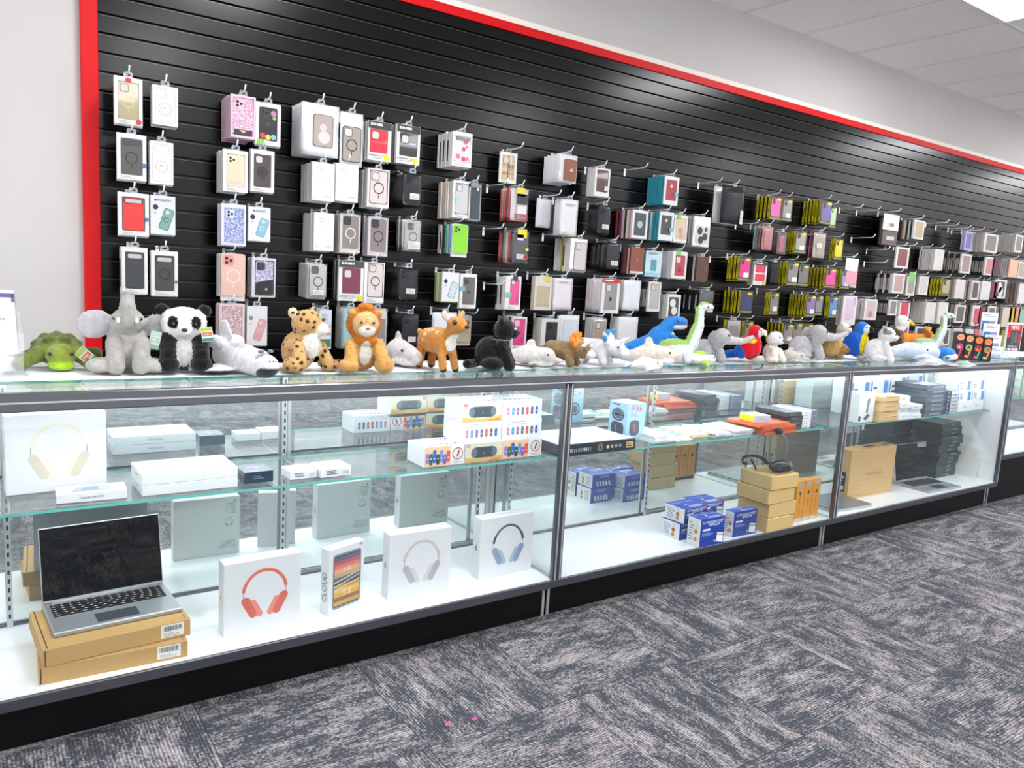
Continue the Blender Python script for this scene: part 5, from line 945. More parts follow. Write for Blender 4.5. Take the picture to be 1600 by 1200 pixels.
S('print', 1319, 462, 1335, 508, 1310, 3, dict(car='#f0e4e8', art=(('p', .0, .05, .64, .7, '#dccadb'), ('l', 0, -.3, .5, .06, '#8a7a80'), ('r', .3, .3, .14, .3, '#b98ac4'))), 'pink and lilac printed card pack above the small hedgehog toy')
# far right: black zip cases
for i in range(4):
    A, B = at_y(1382, 333, YP-.15+.033*i), at_y(1400, 386, YP-.15+.033*i)
    t = thing('zip_case', 'black zip case hanging behind the front zip case' if i else 'front black zip case with white header card and brown window', 'zip case', ((A.x+B.x)/2, YP-.15+.033*i, A.z), 0, 'black zip cases on one hook'); w_, h = B.x-A.x, A.z-B.z
    m = MB(); m.box(-w_*.56, .002, -h, w_*.5, .03, -h*.14, mat('#101113', .6), .008); m.build('case_body', t)
    m = MB(); Fz = Matrix.Translation((0, .0325, -h*.57)) @ FRONT; m.tube([(x, .016, z-h*.57) for x, z in rr(w_*1.06, h*.87, .02, 4)], .0022, mat('#3a3c40', .4), 5); m.build('zipper', t)
    m = MB(); m.box(-w_*.5, -.001, -h*.5, w_*.5, .0016, 0, mat('#f1efec', .5)) if not i else m.box(-w_*.5, -.0005, -h*.18, w_*.5, .0015, .0, mat('#ece9e6', .5))
    F = Matrix.Translation((0, -.001, -h*.25)) @ FRONT
    if not i: m.rect(F, 0, -h*.08, w_*.3, h*.1, mat('#e8a23a', .5)); m.rect(F, w_*.1, -h*.08, w_*.14, h*.1, mat('#6a6c70', .5), .0006); m.rect(F, 0, -h*.5, w_*.96, h*.44, mat('#5c4a42', .3)); m.rect(F, .01, -h*.5, w_*.5, h*.12, mat('#d9d3cd', .4), .0007)
    m.build('header_card', t)
P = at_y(1391, 331, YP-.1); hook(P.x, P.z, .185, 'white wall hook carrying the black zip cases')
def Q(kind, u0, v0, u1, v1, ul, n, c, short, cols=None, car='#efece8', behind='white boxed phone case', **k):
    S(kind, u0, v0, u1, v1, ul, n, dict(case=c, cam='none', tab=False, car=car, foot=0, mg=(.14, .14, .1, .1), **k), short, behind, cols=cols)
BK = [('#242426', '#bdb9b4')]; BL = 'black edged boxed phone case'
Q('box', 1430, 343, 1442, 375, 1403, 8, '#cdb08c', 'tan front box left of the purple pack, top right rows', ['#33373a', '#d9d6d2', '#2a3a30', '#e3e0dc', '#c9866a', '#3a3c40'], behind='mixed boxed phone case')
Q('box', 1402, 385, 1418, 420, None, 1, '#8a2436', 'single dark red case box on its own hook')
Q('box', 1510, 361, 1517, 392, 1502, 2, '#6a60c0', 'violet front box at the start of the right top row', car='#c9c4ea')
Q('box', 1540, 364, 1557, 396, 1518, 7, '#8a7a68', 'taupe window box in the right top row', ['#dcd8d0', '#cfcac2'])
Q('box', 1588, 366, 1596, 395, 1558, 9, '#8d7a6c', 'brown front box at the right end of the top row', ['#e6e2dc'])
Q('back', 1462, 389, 1472, 423, 1437, 7, '#efece8', 'white box ending the second right row, left group', ['#e9e4de', '#e3d3cc', '#d9d5d0'])
Q('box', 1504, 396, 1515, 428, 1476, 8, '#b0918a', 'dusty pink window box after black edged boxes', BK+[('#242426', '#bdb9b4'), '#8f8a80'], behind=BL)
Q('box', 1541, 401, 1551, 431, 1514, 8, '#e08a90', 'salmon pink window box after black edged boxes', BK, behind=BL)
Q('print', 1553, 401, 1559, 432, None, 2, '#5a2238', 'maroon box beside the salmon pink one', car='#5a2238')
Q('print', 1579, 405, 1589, 434, 1556, 6, '#f3c3a4', 'peach and yellow box in second right row', ['#ece8e4'], car='#f3c3a4')
Q('box', 1592, 408, 1604, 436, None, 3, '#b9ac98', 'beige box at the right edge, second row')
Q('box', 1397, 427, 1411, 459, 1367, 9, '#c9a8a0', 'pinkish window box at the start of third right row', [('#ded9d3'), ('#242426', '#bdb9b4'), ('#242426', '#bdb9b4')], behind=BL)
Q('box', 1419, 431, 1428, 462, 1409, 5, '#a8a296', 'grey box with green top tag, third right row', ['#a19c94', '#8f8a82'], stick=(('s', 0, .47, .8, '#8fd07a'),))
Q('box', 1438, 431, 1448, 461, 1428, 4, '#dcd9d4', 'white box with small black mark before the yellow edged boxes', ['#c9c4bd', '#4a4a4a'])
S('otter', 1473, 435, 1483, 463, 1447, 5, dict(case='#c4bb8a', tab=False), 'pale front yellow edged box, far right rows', YL)
Q('print', 1495, 436, 1505, 467, 1484, 4, '#efe6e2', 'creamy white box right of the far yellow edged boxes', ['#c4beb6', '#8d8880'], car='#efe6e2')
Q('box', 1520, 438, 1528, 469, 1504, 6, '#5a3c3c', 'brown front box in third right row', ['#d9d5d0', '#6f6560', '#ded9d4'])
Q('back', 1535, 439, 1545, 469, 1526, 5, '#dcd8d4', 'grey white box in third right row', ['#b9b4ad', '#d4cfc9'])
Q('print', 1549, 440, 1557, 467, 1544, 3, '#7a1c48', 'magenta box beside the tilted white box', car='#7a1c48', cols=['#5a1836'])
Q('box', 1556, 436, 1570, 467, None, 1, '#3a3a3e', 'tilted white box with black curve', art=(('d', -.1, .1, .3, 0, '#efedec'), ('d', .1, -.2, .28, 0, '#e9e7e6')))
Q('back', 1594, 443, 1606, 475, 1573, 6, '#a8a29a', 'grey box at the right edge, third row', ['#b9b3aa', '#7f7a72', '#d08a7a', '#a8a299'])
Q('box', 1353, 467, 1368, 500, 1337, 4, '#d9c4bf', 'white box with rose bottom, start of fourth right row', art=(('d', 0, -.3, .24, 0, '#c9868a'),))
Q('box', 1391, 468, 1400, 493, 1368, 7, '#8f8a90', 'grey window box after black edged boxes, fourth right row', BK, behind=BL)
Q('box', 1407, 469, 1419, 504, None, 2, '#e8305c', 'bright pink red case box above the eagle', head='#3a3638')
Q('back', 1448, 472, 1459, 505, 1424, 8, '#e9e2d8', 'cream white box in the long white row above the dinosaurs', ['#e9e2d8', '#ddd5ca'])
Q('back', 1468, 472, 1478, 506, 1460, 4, '#efe9e0', 'cream white box at right end of the long white row', ['#e9e2d8'])
Q('box', 1495, 476, 1506, 505, 1480, 5, '#6a6660', 'dark grey window box in fourth right row', ['#8a857e', '#c4bfb8', '#5a5650'])
Q('print', 1521, 477, 1529, 509, 1508, 5, '#e2586c', 'white and red box in fourth right row', ['#8d8780', '#2c2a2a'], art=(('p', 0, 0, .6, .7, '#e05a70'), ('d', .1, -.3, .2, 0, '#a82440')))
Q('print', 1531, 479, 1537, 506, None, 2, '#9a1c3c', 'dark red box beside the white and red box', car='#9a1c3c')
Q('box', 1545, 478, 1553, 508, 1538, 4, '#6f6a64', 'grey box behind the tall blue leaflet', ['#4a4642', '#b9b3ab'])
Q('print', 1568, 480, 1578, 511, 1556, 5, '#e3d3c4', 'tan printed box at right of fourth row', ['#d4b8b8', '#6a6460', '#e4dcd4'], car='#e3d3c4')
Q('print', 1579, 480, 1584, 511, None, 1, '#e0c41c', 'yellow slim box near the right edge, fourth row', car='#e0c41c')
Q('print', 1586, 480, 1591, 511, None, 1, '#ef9a84', 'coral slim box near the right edge, fourth row', car='#ef9a84')
Q('print', 1593, 482, 1601, 512, None, 2, '#8fc4a8', 'mint green box at the right edge', car='#8fc4a8')
Q('box', 1408, 508, 1417, 540, None, 2, '#c02c3c', 'red case box behind the eagle back')
Q('box', 1432, 510, 1442, 540, 1420, 5, '#2c3440', 'dark box behind the orange dinosaur, lowest row', BK, behind=BL)
Q('box', 1472, 513, 1482, 540, 1462, 4, '#5a5450', 'dark window box in lowest right row')
Q('box', 1491, 513, 1500, 542, 1484, 3, '#cfc8c0', 'pale box in lowest right row')
Q('back', 1510, 514, 1519, 543, 1502, 4, '#ded8d0', 'grey white box over the colourful display boxes', ['#8d8a86', '#cfc9c2'])
Q('print', 1522, 514, 1531, 544, None, 2, '#d83c58', 'red printed box in lowest right row', car='#e06a80')
Q('print', 1537, 515, 1546, 545, 1532, 3, '#5a1c30', 'dark maroon box in lowest right row', car='#5a1c30', cols=['#3a1c28'])
Q('print', 1566, 516, 1573, 548, 1560, 3, '#a89a3c', 'olive box in lowest right row', car='#a89a3c', cols=['#6a6430'])
# empty hooks
for u, v, lb in ((976, 266, 'empty wall hook between brown case box and teal boxes'), (1091, 287, 'empty wall hook left of the clear earphone packs'), (761, 291, 'empty wall hook below the plaid case'), (755, 358, 'empty wall hook two rows below the plaid case'), (756, 443, 'empty wall hook left of the hot pink case'), (848, 367, 'empty wall hook below the single frosted bag'),
        (1109, 402, 'empty wall hook right of the dark brown folio'), (1149, 350, 'empty wall hook at the foot of the earphone packs'), (1311, 326, 'empty wall hook right of the pale green yellow edged box'), (1338, 330, 'empty wall hook left of the black zip cases'), (1330, 372, 'empty wall hook right of the yellow front box'), (1354, 390, 'empty wall hook below the zip cases, left'), (1350, 410, 'empty wall hook right of the pink dotted bag'), (1396, 384, 'empty wall hook left of the single dark red box'), (1421, 386, 'empty wall hook right of the single dark red box'),
        (1446, 349, 'empty wall hook right of the tan front box'), (1462, 353, 'second empty wall hook right of the tan front box'), (1481, 357, 'third empty wall hook right of the tan front box'), (1502, 360, 'empty wall hook just left of the violet box')):
    empty_hook(u, v, lb)
# ================================================================ plush toys on the counter top
ALB = .8
def plush_mat():
    t = NT('plush_fabric'); a = t.n('ShaderNodeAttribute', attribute_name='Col'); tc = t.n('ShaderNodeTexCoord')
    n = t.n('ShaderNodeTexNoise'); n.inputs['Scale'].default_value = 260; n.inputs['Detail'].default_value = 4; t.l(tc.outputs['Object'], n.inputs['Vector'])
    n2 = t.n('ShaderNodeTexNoise'); n2.inputs['Scale'].default_value = 55; n2.inputs['Detail'].default_value = 3; t.l(tc.outputs['Object'], n2.inputs['Vector'])
    hs = t.n('ShaderNodeHueSaturation'); t.l(a.outputs['Color'], hs.inputs['Color']); t.l(t.math('ADD', t.math('MULTIPLY', n2.outputs['Fac'], .7), .66), hs.inputs['Value'])
    t.l(hs.outputs[0], t.b.inputs['Base Color']); t.b.inputs['Roughness'].default_value = .95; t.b.inputs['Specular IOR Level'].default_value = .1
    t.b.inputs['Sheen Weight'].default_value = .25; t.b.inputs['Sheen Roughness'].default_value = .5
    t.bump(t.math('ADD', n.outputs['Fac'], n2.outputs['Fac']), .8, .004); return t.m
PLUSH = plush_mat()
def alb(c): return tuple(q*ALB for q in lin(c))
def spots(v, kind):
    """albedo pattern of the fabric itself"""
    if kind == 'leopard':
        d = noise.voronoi(Vector(v)*9.5)[0]; q = noise.noise(Vector(v)*6)
        return d[0] < .30+.05*q and d[0]+d[1] > .3
    if kind == 'fawn':
        d = noise.voronoi(Vector(v)*8.5)[0]; return d[0] < .36
    return False
def plush(name, label, u, v, hgt, yaw, blobs, patches=(), eyes=(), vox=.026, pat=None, patcol=None, patmask=None, fuzz=.006, xy=None, tagpos=None, sub=(), cat='plush toy', lift=0):
    P = at_z(u, v, H) if xy is None else Vector((*xy, H))
    root = thing(name, label, cat, (P.x, P.y, H+.0005+lift), math.radians(yaw)); mb = MB(); prim = []
    for b in blobs:
        if b[0] == 'e':
            _, x, y, z, rx, ry, rz, c = b[:8]; rot = b[8] if len(b) > 8 else (0, 0, 0)
            prim.append((Vector((x, y, z)), (rx, ry, rz), Euler([math.radians(q) for q in rot]).to_matrix(), alb(c)))
        else:
            _, p0, r0, p1, r1, c = b; p0, p1 = Vector(p0), Vector(p1); n = max(2, int((p1-p0).length/(min(r0, r1)*.55))+1)
            for i in range(n+1):
                r = r0+(r1-r0)*i/n; prim.append((p0.lerp(p1, i/n), (r, r, r), Matrix.Identity(3), alb(c)))
    for c, r, R3, col in prim: mb.ell(c, r, WHITE, tuple(R3.to_euler()), 14, 9)
    me0 = mb.mesh('blobs'); o = bpy.data.objects.new('blobs', me0); COL.objects.link(o)
    md = o.modifiers.new('r', 'REMESH'); md.mode = 'VOXEL'; md.voxel_size = vox; sm = o.modifiers.new('s', 'SMOOTH'); sm.iterations = 4; sm.factor = .5
    dg = bpy.context.evaluated_depsgraph_get(); ev = o.evaluated_get(dg); me = bpy.data.meshes.new_from_object(ev); bpy.data.objects.remove(o); bpy.data.meshes.remove(me0)
    co = np.empty(len(me.vertices)*3, np.float32); me.vertices.foreach_get('co', co); co = co.reshape(-1, 3)
    best = np.full(len(co), 1e9); colr = np.zeros((len(co), 4), np.float32); colr[:, 3] = 1
    for c, r, R3, col in prim:
        q = (co-np.array(c)) @ np.array(R3); d = (np.sqrt(((q/np.array(r))**2).sum(1))-1)*min(r); k = d < best-1e-4
        best[k] = d[k]; colr[k, :3] = col
    for x, y, z, rx, ry, rz, c in patches:
        q = (co-np.array((x, y, z)))/np.array((rx, ry, rz)); k = (q**2).sum(1) < 1; colr[k, :3] = alb(c)
    if pat:
        pc = alb(patcol)
        for i, p in enumerate(co):
            if (patmask is None or patmask(p, colr[i])) and spots(p, pat): colr[i, :3] = pc
    nv = np.empty(len(co)*3, np.float32); me.vertices.foreach_get('normal', nv); nv = nv.reshape(-1, 3)
    rs = np.random.RandomState(len(co)); co = co+nv*(rs.rand(len(co), 1)-.5)*2*fuzz; co[:, 2] -= co[:, 2].min(); co *= hgt
    me.vertices.foreach_set('co', co.ravel()); at = me.color_attributes.new('Col', 'FLOAT_COLOR', 'POINT'); at.data.foreach_set('color', colr.ravel())
    me.materials.clear(); me.materials.append(PLUSH); me.polygons.foreach_set('use_smooth', [True]*len(me.polygons)); me.update()
    b = bpy.data.objects.new('body', me); COL.objects.link(b); b.parent = root
    for e in eyes:
        nm, x, y, z, r, c = e; m = MB(); r = (r, r, r) if isinstance(r, (int, float)) else r
        m.ell(Vector((x, y, z))*hgt, [q*hgt for q in r], mat(c, .15 if nm == 'eye' else .5, 0, .5 if nm == 'eye' else 0), None, 10, 6); m.build(nm, root)
    if tagpos:
        x, y, z, w_, h, rz, ry, cols = tagpos; X = Matrix.Translation(Vector((x, y, z))*hgt) @ Euler((math.radians(8), math.radians(ry), math.radians(rz))).to_matrix().to_4x4()
        m = MB(); m.box(-w_/2, 0, -h/2, w_/2, .001, h/2, mat(cols[0], .45), X=X); F = X @ FRONT
        m.rect(F, 0, h*.36, w_*.96, h*.24, mat(cols[1], .5), .0004); m.rect(F, 0, h*.02, w_*.8, h*.26, mat(cols[2], .5), .0004); m.bars(F, 0, h*.02, w_*.6, h*.12, WHITE, .0006, 7, 6); m.rect(F, 0, -h*.36, w_*.96, h*.22, mat(cols[3], .5), .0004); m.build('hang_tag', root)
    for fn in sub: fn(root, hgt)
    return root
c_ = lambda p0, r0, p1, r1, c: ('c', p0, r0, p1, r1, c)
e_ = lambda x, y, z, rx, ry, rz, c, *r: ('e', x, y, z, rx, ry, rz, c, *r)
TAG = ('#eef2e6', '#b9d86a', '#e8824c', '#4f8f86')
OL = '#7d8a3c'
plush('plush_turtle', 'olive green plush turtle lying at the left end of the counter', 90, 574, .1, -4,
      [e_(0, .25, .5, .72, .8, .46, OL), e_(.08, -.72, .42, .40, .42, .34, '#8fa03f'), e_(.1, -.82, .14, .36, .36, .16, '#a9d82e'),
       *[e_(x, y, z, .2, .2, .14, '#5d6a2a') for x, y, z in ((0, .1, .9), (.3, .25, .86), (-.3, .25, .86), (0, .5, .9), (.5, .1, .68), (-.5, .1, .68), (.2, -.2, .82), (-.2, -.2, .82), (.25, .75, .7), (-.25, .75, .7))],
       c_((-.5, -.35, .4), .24, (-.95, -.75, .16), .19, '#74843a'), c_((.55, -.3, .4), .22, (.85, -.7, .14), .18, '#86983e'), c_((-.6, .5, .3), .2, (-1.25, .1, .18), .17, '#4d5a26'), c_((.6, .6, .3), .2, (1.05, .45, .35), .2, '#4d5a26')],
      eyes=[('eye', .36, -1.02, .52, .06, '#0c0c0c'), ('eye', -.2, -1.02, .52, .06, '#0c0c0c')], vox=.06, fuzz=.018, tagpos=(.75, -.75, .42, .035, .06, 10, -48, TAG))
GE = '#b5b2ae'
plush('plush_elephant', 'pale grey plush elephant sitting with its trunk raised, beside the panda', 200, 581, .242, -8,
      [e_(0, .03, .28, .25, .22, .29, GE), e_(0, -.06, .62, .2, .19, .17, GE), c_((0, -.2, .64), .115, (0, -.2, .82), .095, '#aeaba6'), c_((0, -.2, .82), .092, (0, -.15, .93), .08, '#aeaba6'), e_(0, -.16, .965, .085, .075, .035, '#9c9892'),
       e_(-.36, -.02, .58, .22, .035, .19, '#c2bec2', (0, -14, 14)), e_(.35, -.02, .56, .2, .035, .17, '#b4b2b2', (0, 14, -14)), c_((-.15, -.17, .36), .1, (-.13, -.3, .09), .105, '#aba8a2'), c_((.16, -.17, .36), .1, (.14, -.3, .09), .105, '#aba8a2'),
       e_(-.3, -.16, .09, .17, .2, .095, GE), e_(.32, -.16, .09, .16, .2, .095, GE), e_(-.1, -.22, .68, .05, .05, .05, GE), e_(.1, -.22, .68, .05, .05, .05, GE)],
      eyes=[('eye', -.145, -.2, .68, .022, '#111111'), ('eye', .145, -.2, .68, .022, '#111111'), ('tusk', -.1, -.26, .66, (.025, .06, .04), '#eeeae2'), ('tusk', .1, -.26, .66, (.025, .06, .04), '#eeeae2')], vox=.024, tagpos=(.3, -.2, .42, .03, .055, -5, 12, ('#d9e6dc', '#c4dccb', '#a9cbb4', '#9cc4ac')))
BK_, WH_ = '#0e0f11', '#efeeee'
plush('plush_panda', 'black and white plush panda sitting with a green and orange tag', 287, 581, .2, -10,
      [e_(0, .05, .32, .28, .25, .33, BK_), e_(0, -.06, .73, .34, .27, .26, WH_), e_(-.3, .02, .92, .11, .07, .11, BK_), e_(.3, .02, .92, .11, .07, .11, BK_), c_((-.22, -.12, .5), .13, (-.22, -.28, .28), .12, BK_), c_((.24, -.12, .5), .13, (.24, -.28, .28), .12, BK_),
       e_(-.22, -.27, .13, .17, .19, .15, BK_), e_(.24, -.27, .13, .17, .19, .15, BK_), e_(0, -.28, .65, .12, .08, .09, WH_)],
      [(0, -.22, .3, .12, .2, .3, WH_), (-.16, -.28, .76, .08, .14, .1, BK_), (.17, -.28, .76, .08, .14, .1, BK_)], eyes=[('eye', -.15, -.315, .77, .024, '#26160c'), ('eye', .16, -.315, .77, .024, '#26160c'), ('nose', 0, -.365, .68, (.045, .025, .03), '#15161a')], vox=.024, fuzz=.01, tagpos=(.32, -.33, .62, .033, .046, -4, -8, ('#f1f3ea', '#a9d84a', '#ea6a3a', '#3f8f8a')))
SW = '#e6e4e6'
plush('plush_space_shuttle', 'white plush space shuttle with dark nose beside the panda', 389, 585, .145, 14,
      [c_((0, 1.0, .42), .3, (0, -.35, .4), .3, SW), e_(0, -.62, .36, .27, .4, .26, SW), e_(-.55, .55, .2, .5, .55, .07, SW, (0, 0, 24)), e_(.55, .55, .2, .5, .55, .07, SW, (0, 0, -24)), e_(-.24, 1.0, .72, .16, .3, .16, SW), e_(.24, 1.0, .72, .16, .3, .16, SW), e_(0, 1.0, .86, .06, .3, .2, SW), e_(0, .3, .62, .16, .6, .14, '#c4c2c6'), e_(0, 1.05, 1.02, .05, .22, .2, SW, (20, 0, 0))],
      [(0, -.86, .18, .34, .3, .2, '#2b3038'), (0, -.62, .56, .24, .14, .1, '#b9bcc0'), (-.62, .2, .14, .4, .5, .07, '#26282c'), (.62, .2, .14, .4, .5, .07, '#26282c')],
      eyes=[('window', -.11, -.66, .57, (.07, .06, .04), '#6d757e'), ('window', .11, -.66, .57, (.07, .06, .04), '#6d757e'), ('vent', -.07, -.93, .38, .022, '#17181a'), ('vent', 0, -.95, .38, .022, '#17181a'), ('vent', .07, -.93, .38, .022, '#17181a')], vox=.034, fuzz=.002)
LE = '#cfa468'
plush('plush_leopard', 'spotted plush leopard sitting with open mouth, left of the lion', 474, 579, .21, 12,
      [e_(-.04, .08, .32, .28, .27, .32, LE), e_(.04, -.14, .42, .15, .15, .22, '#efe9df'), e_(.03, -.03, .76, .25, .24, .22, LE), e_(.19, -.2, .67, .14, .13, .11, '#f0ece6'), e_(-.2, .02, .92, .08, .06, .09, '#e3cfae'), e_(.2, .06, .95, .07, .05, .07, LE),
       c_((-.2, -.15, .4), .1, (-.26, -.32, .14), .11, LE), c_((.22, -.12, .4), .1, (.3, -.26, .13), .1, LE), e_(-.3, -.22, .12, .17, .22, .12, LE), e_(.36, -.18, .1, .15, .18, .1, LE), c_((.4, .1, .09), .07, (.62, -.1, .1), .07, '#b98a4a')],
      eyes=[('eye', .02, -.26, .8, .026, '#1a120a'), ('eye', .22, -.2, .83, .026, '#1a120a'), ('nose', .29, -.27, .73, (.03, .025, .022), '#c98a7a'), ('mouth', .26, -.29, .61, (.05, .025, .016), '#c2504c')], vox=.022, pat='leopard', patcol='#2a1c12', patmask=lambda p, c: c[1] < .5)
LN = '#cf9d54'; MN = '#c4701a'
plush('plush_lion', 'golden plush lion with orange mane sitting between leopard and shark', 567, 580, .232, -14,
      [e_(0, .06, .28, .25, .23, .28, LN), e_(0, .02, .7, .27, .17, .26, MN), e_(0, -.12, .7, .19, .16, .18, '#dab27a'), e_(0, -.24, .62, .12, .08, .08, '#f2eee6'), e_(.01, -.04, .93, .13, .1, .08, MN), e_(0, -.1, .47, .19, .14, .1, MN),
       c_((-.2, -.1, .4), .09, (-.22, -.26, .14), .1, LN), c_((.2, -.1, .4), .09, (.24, -.26, .2), .1, LN), e_(-.25, -.24, .1, .15, .2, .1, LN), e_(.27, -.24, .12, .15, .18, .12, LN), e_(-.2, -.05, .86, .06, .05, .06, LN), e_(.2, -.05, .86, .06, .05, .06, LN)],
      [(0, -.2, .26, .09, .16, .2, '#f0ebe0')], eyes=[('eye', -.09, -.27, .74, .02, '#3b2a12'), ('eye', .09, -.27, .74, .02, '#3b2a12'), ('nose', 0, -.32, .66, (.035, .022, .022), '#a8684a')], vox=.022, fuzz=.011)
SG = '#cfccca'
def shark(name, label, u, v, h, yaw, c1=SG, c2='#eeeceb', big=1.0, fin=True, eyez=.52, **k):
    bl = [c_((0, -.75*big, .36), .26, (0, .2, .42), .4, c1), c_((0, .2, .42), .4, (0, 1.0*big, .3), .14, c1), e_(0, -.3, .2, .36, .6, .2, c2), e_(-.5, .0, .14, .34, .2, .06, c1, (0, 18, 30)), e_(.5, .0, .14, .34, .2, .06, c1, (0, -18, -30)), e_(-.16, 1.2*big, .34, .22, .12, .06, c1, (0, 30, 20)), e_(.16, 1.2*big, .34, .22, .12, .06, c1, (0, -30, -20))]
    if fin: bl.append(e_(0, .25, .86, .05, .2, .2, c1, (-25, 0, 0)))
    return plush(name, label, u, v, h, yaw, bl, eyes=[('eye', -.29, -.5, eyez, .045, '#101010'), ('eye', .29, -.5, eyez, .045, '#101010')], vox=.05, **k)
shark('plush_shark', 'small grey plush shark between the lion and the fawn', 627, 571, .12, 4)
DF = '#c9853c'
plush('plush_fawn', 'orange brown plush fawn with pale spots standing before the wall', 688, 580, .222, 10,
      [c_((0, .32, .5), .2, (0, -.1, .48), .18, DF), e_(0, .1, .56, .19, .34, .17, DF), c_((0, -.14, .55), .14, (0, -.3, .74), .11, DF), e_(0, -.36, .8, .15, .19, .14, DF), e_(0, -.5, .76, .08, .1, .07, DF),
       c_((-.11, -.12, .4), .075, (-.11, -.2, .08), .065, '#c88a48'), c_((.11, -.12, .4), .075, (.13, -.22, .08), .065, '#c88a48'), c_((-.12, .36, .4), .085, (-.13, .4, .08), .065, '#b4742e'), c_((.12, .36, .4), .085, (.13, .4, .08), .065, '#b4742e'),
       e_(-.17, -.26, .94, .06, .04, .1, '#e6d9cb', (0, -25, 0)), e_(.17, -.26, .94, .06, .04, .1, '#d9a76a', (0, 25, 0)), c_((0, .5, .55), .06, (0, .58, .62), .05, DF)],
      [(0, -.32, .5, .13, .16, .16, '#f1eeea'), *[(x, y, .02, .09, .1, .07, '#17171a') for x, y in ((-.11, -.2), (.13, -.22), (-.13, .4), (.13, .4))]],
      eyes=[('eye', -.125, -.45, .83, .042, '#1b120c'), ('eye', .125, -.45, .83, .042, '#1b120c'), ('nose', 0, -.6, .77, (.045, .03, .032), '#141416')], vox=.022, pat='fawn', patcol='#ecd2a4', patmask=lambda p, c: p[1] > -.05 and p[2] > .48 and c[0] > .2 and c[0] < .7)
PB = '#0d0e12'
plush('plush_panther', 'black plush panther sitting with beaded collar', 772, 578, .195, 52,
      [e_(0, .1, .32, .26, .3, .32, PB), e_(0, -.16, .78, .24, .22, .21, PB), e_(0, -.34, .72, .12, .1, .1, PB), e_(-.17, -.1, .97, .07, .05, .07, PB), e_(.17, -.1, .97, .07, .05, .07, PB), c_((-.16, -.12, .5), .11, (-.17, -.3, .1), .11, PB), c_((.16, -.12, .5), .11, (.17, -.3, .1), .11, PB), e_(-.26, .02, .13, .15, .22, .13, PB), e_(.26, .02, .13, .15, .22, .13, PB), c_((0, .36, .1), .08, (-.25, .5, .1), .09, PB)],
      eyes=[('eye', -.1, -.37, .82, .024, '#c9c2b4'), ('eye', .1, -.37, .82, .024, '#c9c2b4'), ('nose', 0, -.44, .75, (.04, .03, .03), '#2a2c31')], vox=.024, fuzz=.01,
      sub=[lambda r, h: MB().tube([(.205*h*math.cos(a), -.1*h+.2*h*math.sin(a), .6*h) for a in [i*math.pi/10 for i in range(21)]], .0022, mat('#8f9298', .3, .6), 6).build('collar', r)])
def dolphin(name, label, u, v, h, yaw, c1, **k):
    return plush(name, label, u, v, h, yaw, [c_((0, -.5, .42), .3, (0, .3, .42), .34, c1), c_((0, .3, .42), .32, (0, 1.0, .34), .13, c1), e_(0, -.86, .3, .14, .22, .1, c1), e_(0, .1, .84, .06, .18, .16, c1, (-30, 0, 0)), e_(-.42, -.05, .14, .28, .14, .06, c1, (0, 20, 30)), e_(.42, -.05, .14, .28, .14, .06, c1, (0, -20, -30)), e_(-.2, 1.15, .34, .24, .13, .06, c1, (0, 0, 25)), e_(.2, 1.15, .34, .24, .13, .06, c1, (0, 0, -25)), e_(0, -.3, .2, .27, .5, .16, '#eeecea')],
                 eyes=[('eye', -.28, -.55, .46, .04, '#101010'), ('eye', .28, -.55, .46, .04, '#101010')], vox=.05, **k)
dolphin('plush_dolphin', 'pale grey plush dolphin right of the black panther', 832, 572, .115, 48, '#d3cfca')
dolphin('plush_dolphin', 'small pale grey plush dolphin lying right of the red macaw', 1236, 566, .085, 40, '#cfc9c4')
def trike(name, label, u, v, h, yaw, c1, frill, belly, spine=None, **k):
    bl = [c_((0, .5, .45), .3, (0, -.1, .45), .3, c1), c_((0, .6, .4), .25, (0, 1.3, .2), .1, c1), e_(0, -.5, .52, .26, .3, .25, c1), e_(0, -.78, .42, .15, .18, .14, belly), e_(0, -.28, .78, .42, .09, .26, frill, (-22, 0, 0)), c_((-.14, -.6, .68), .06, (-.16, -.85, .86), .03, '#f1efe9'), c_((.14, -.6, .68), .06, (.16, -.85, .86), .03, '#f1efe9'),
          c_((-.2, -.15, .3), .13, (-.24, -.25, .1), .13, c1), c_((.2, -.15, .3), .13, (.24, -.25, .1), .13, c1), c_((-.2, .5, .3), .14, (-.24, .5, .1), .14, c1), c_((.2, .5, .3), .14, (.24, .5, .1), .14, c1)]
    if spine: bl += [e_(x, -.3, z, .1, .08, .1, spine) for x, z in ((-.38, .8), (-.2, .98), (.2, .98), (.38, .8))]
    return plush(name, label, u, v, h, yaw, bl, eyes=[('eye', -.22, -.66, .6, .035, '#15110c'), ('eye', .22, -.66, .6, .035, '#15110c')], vox=.04, **k)
trike('plush_triceratops', 'brown plush triceratops with orange frill', 884, 573, .132, 28, '#8b7250', '#e58a1e', '#efece6', '#e58a1e', fuzz=.02)
trike('plush_triceratops', 'white and pale blue plush triceratops beside the orange frilled one', 934, 571, .146, 28, '#d9d9da', '#e4e6e8', '#efeff0', '#2f8cc4')
shark('plush_hammerhead', 'large beige and white plush shark lying right of the pale triceratops', 1020, 571, .12, 74, '#d9d0c5', '#f3f2f0', 1.25, True, .5)
shark('plush_beluga', 'white plush whale in front of the beige shark', 1010, 580, .075, 78, '#f0efee', '#f6f5f4', 1.0, False, .5)
BD = '#2f86d8'
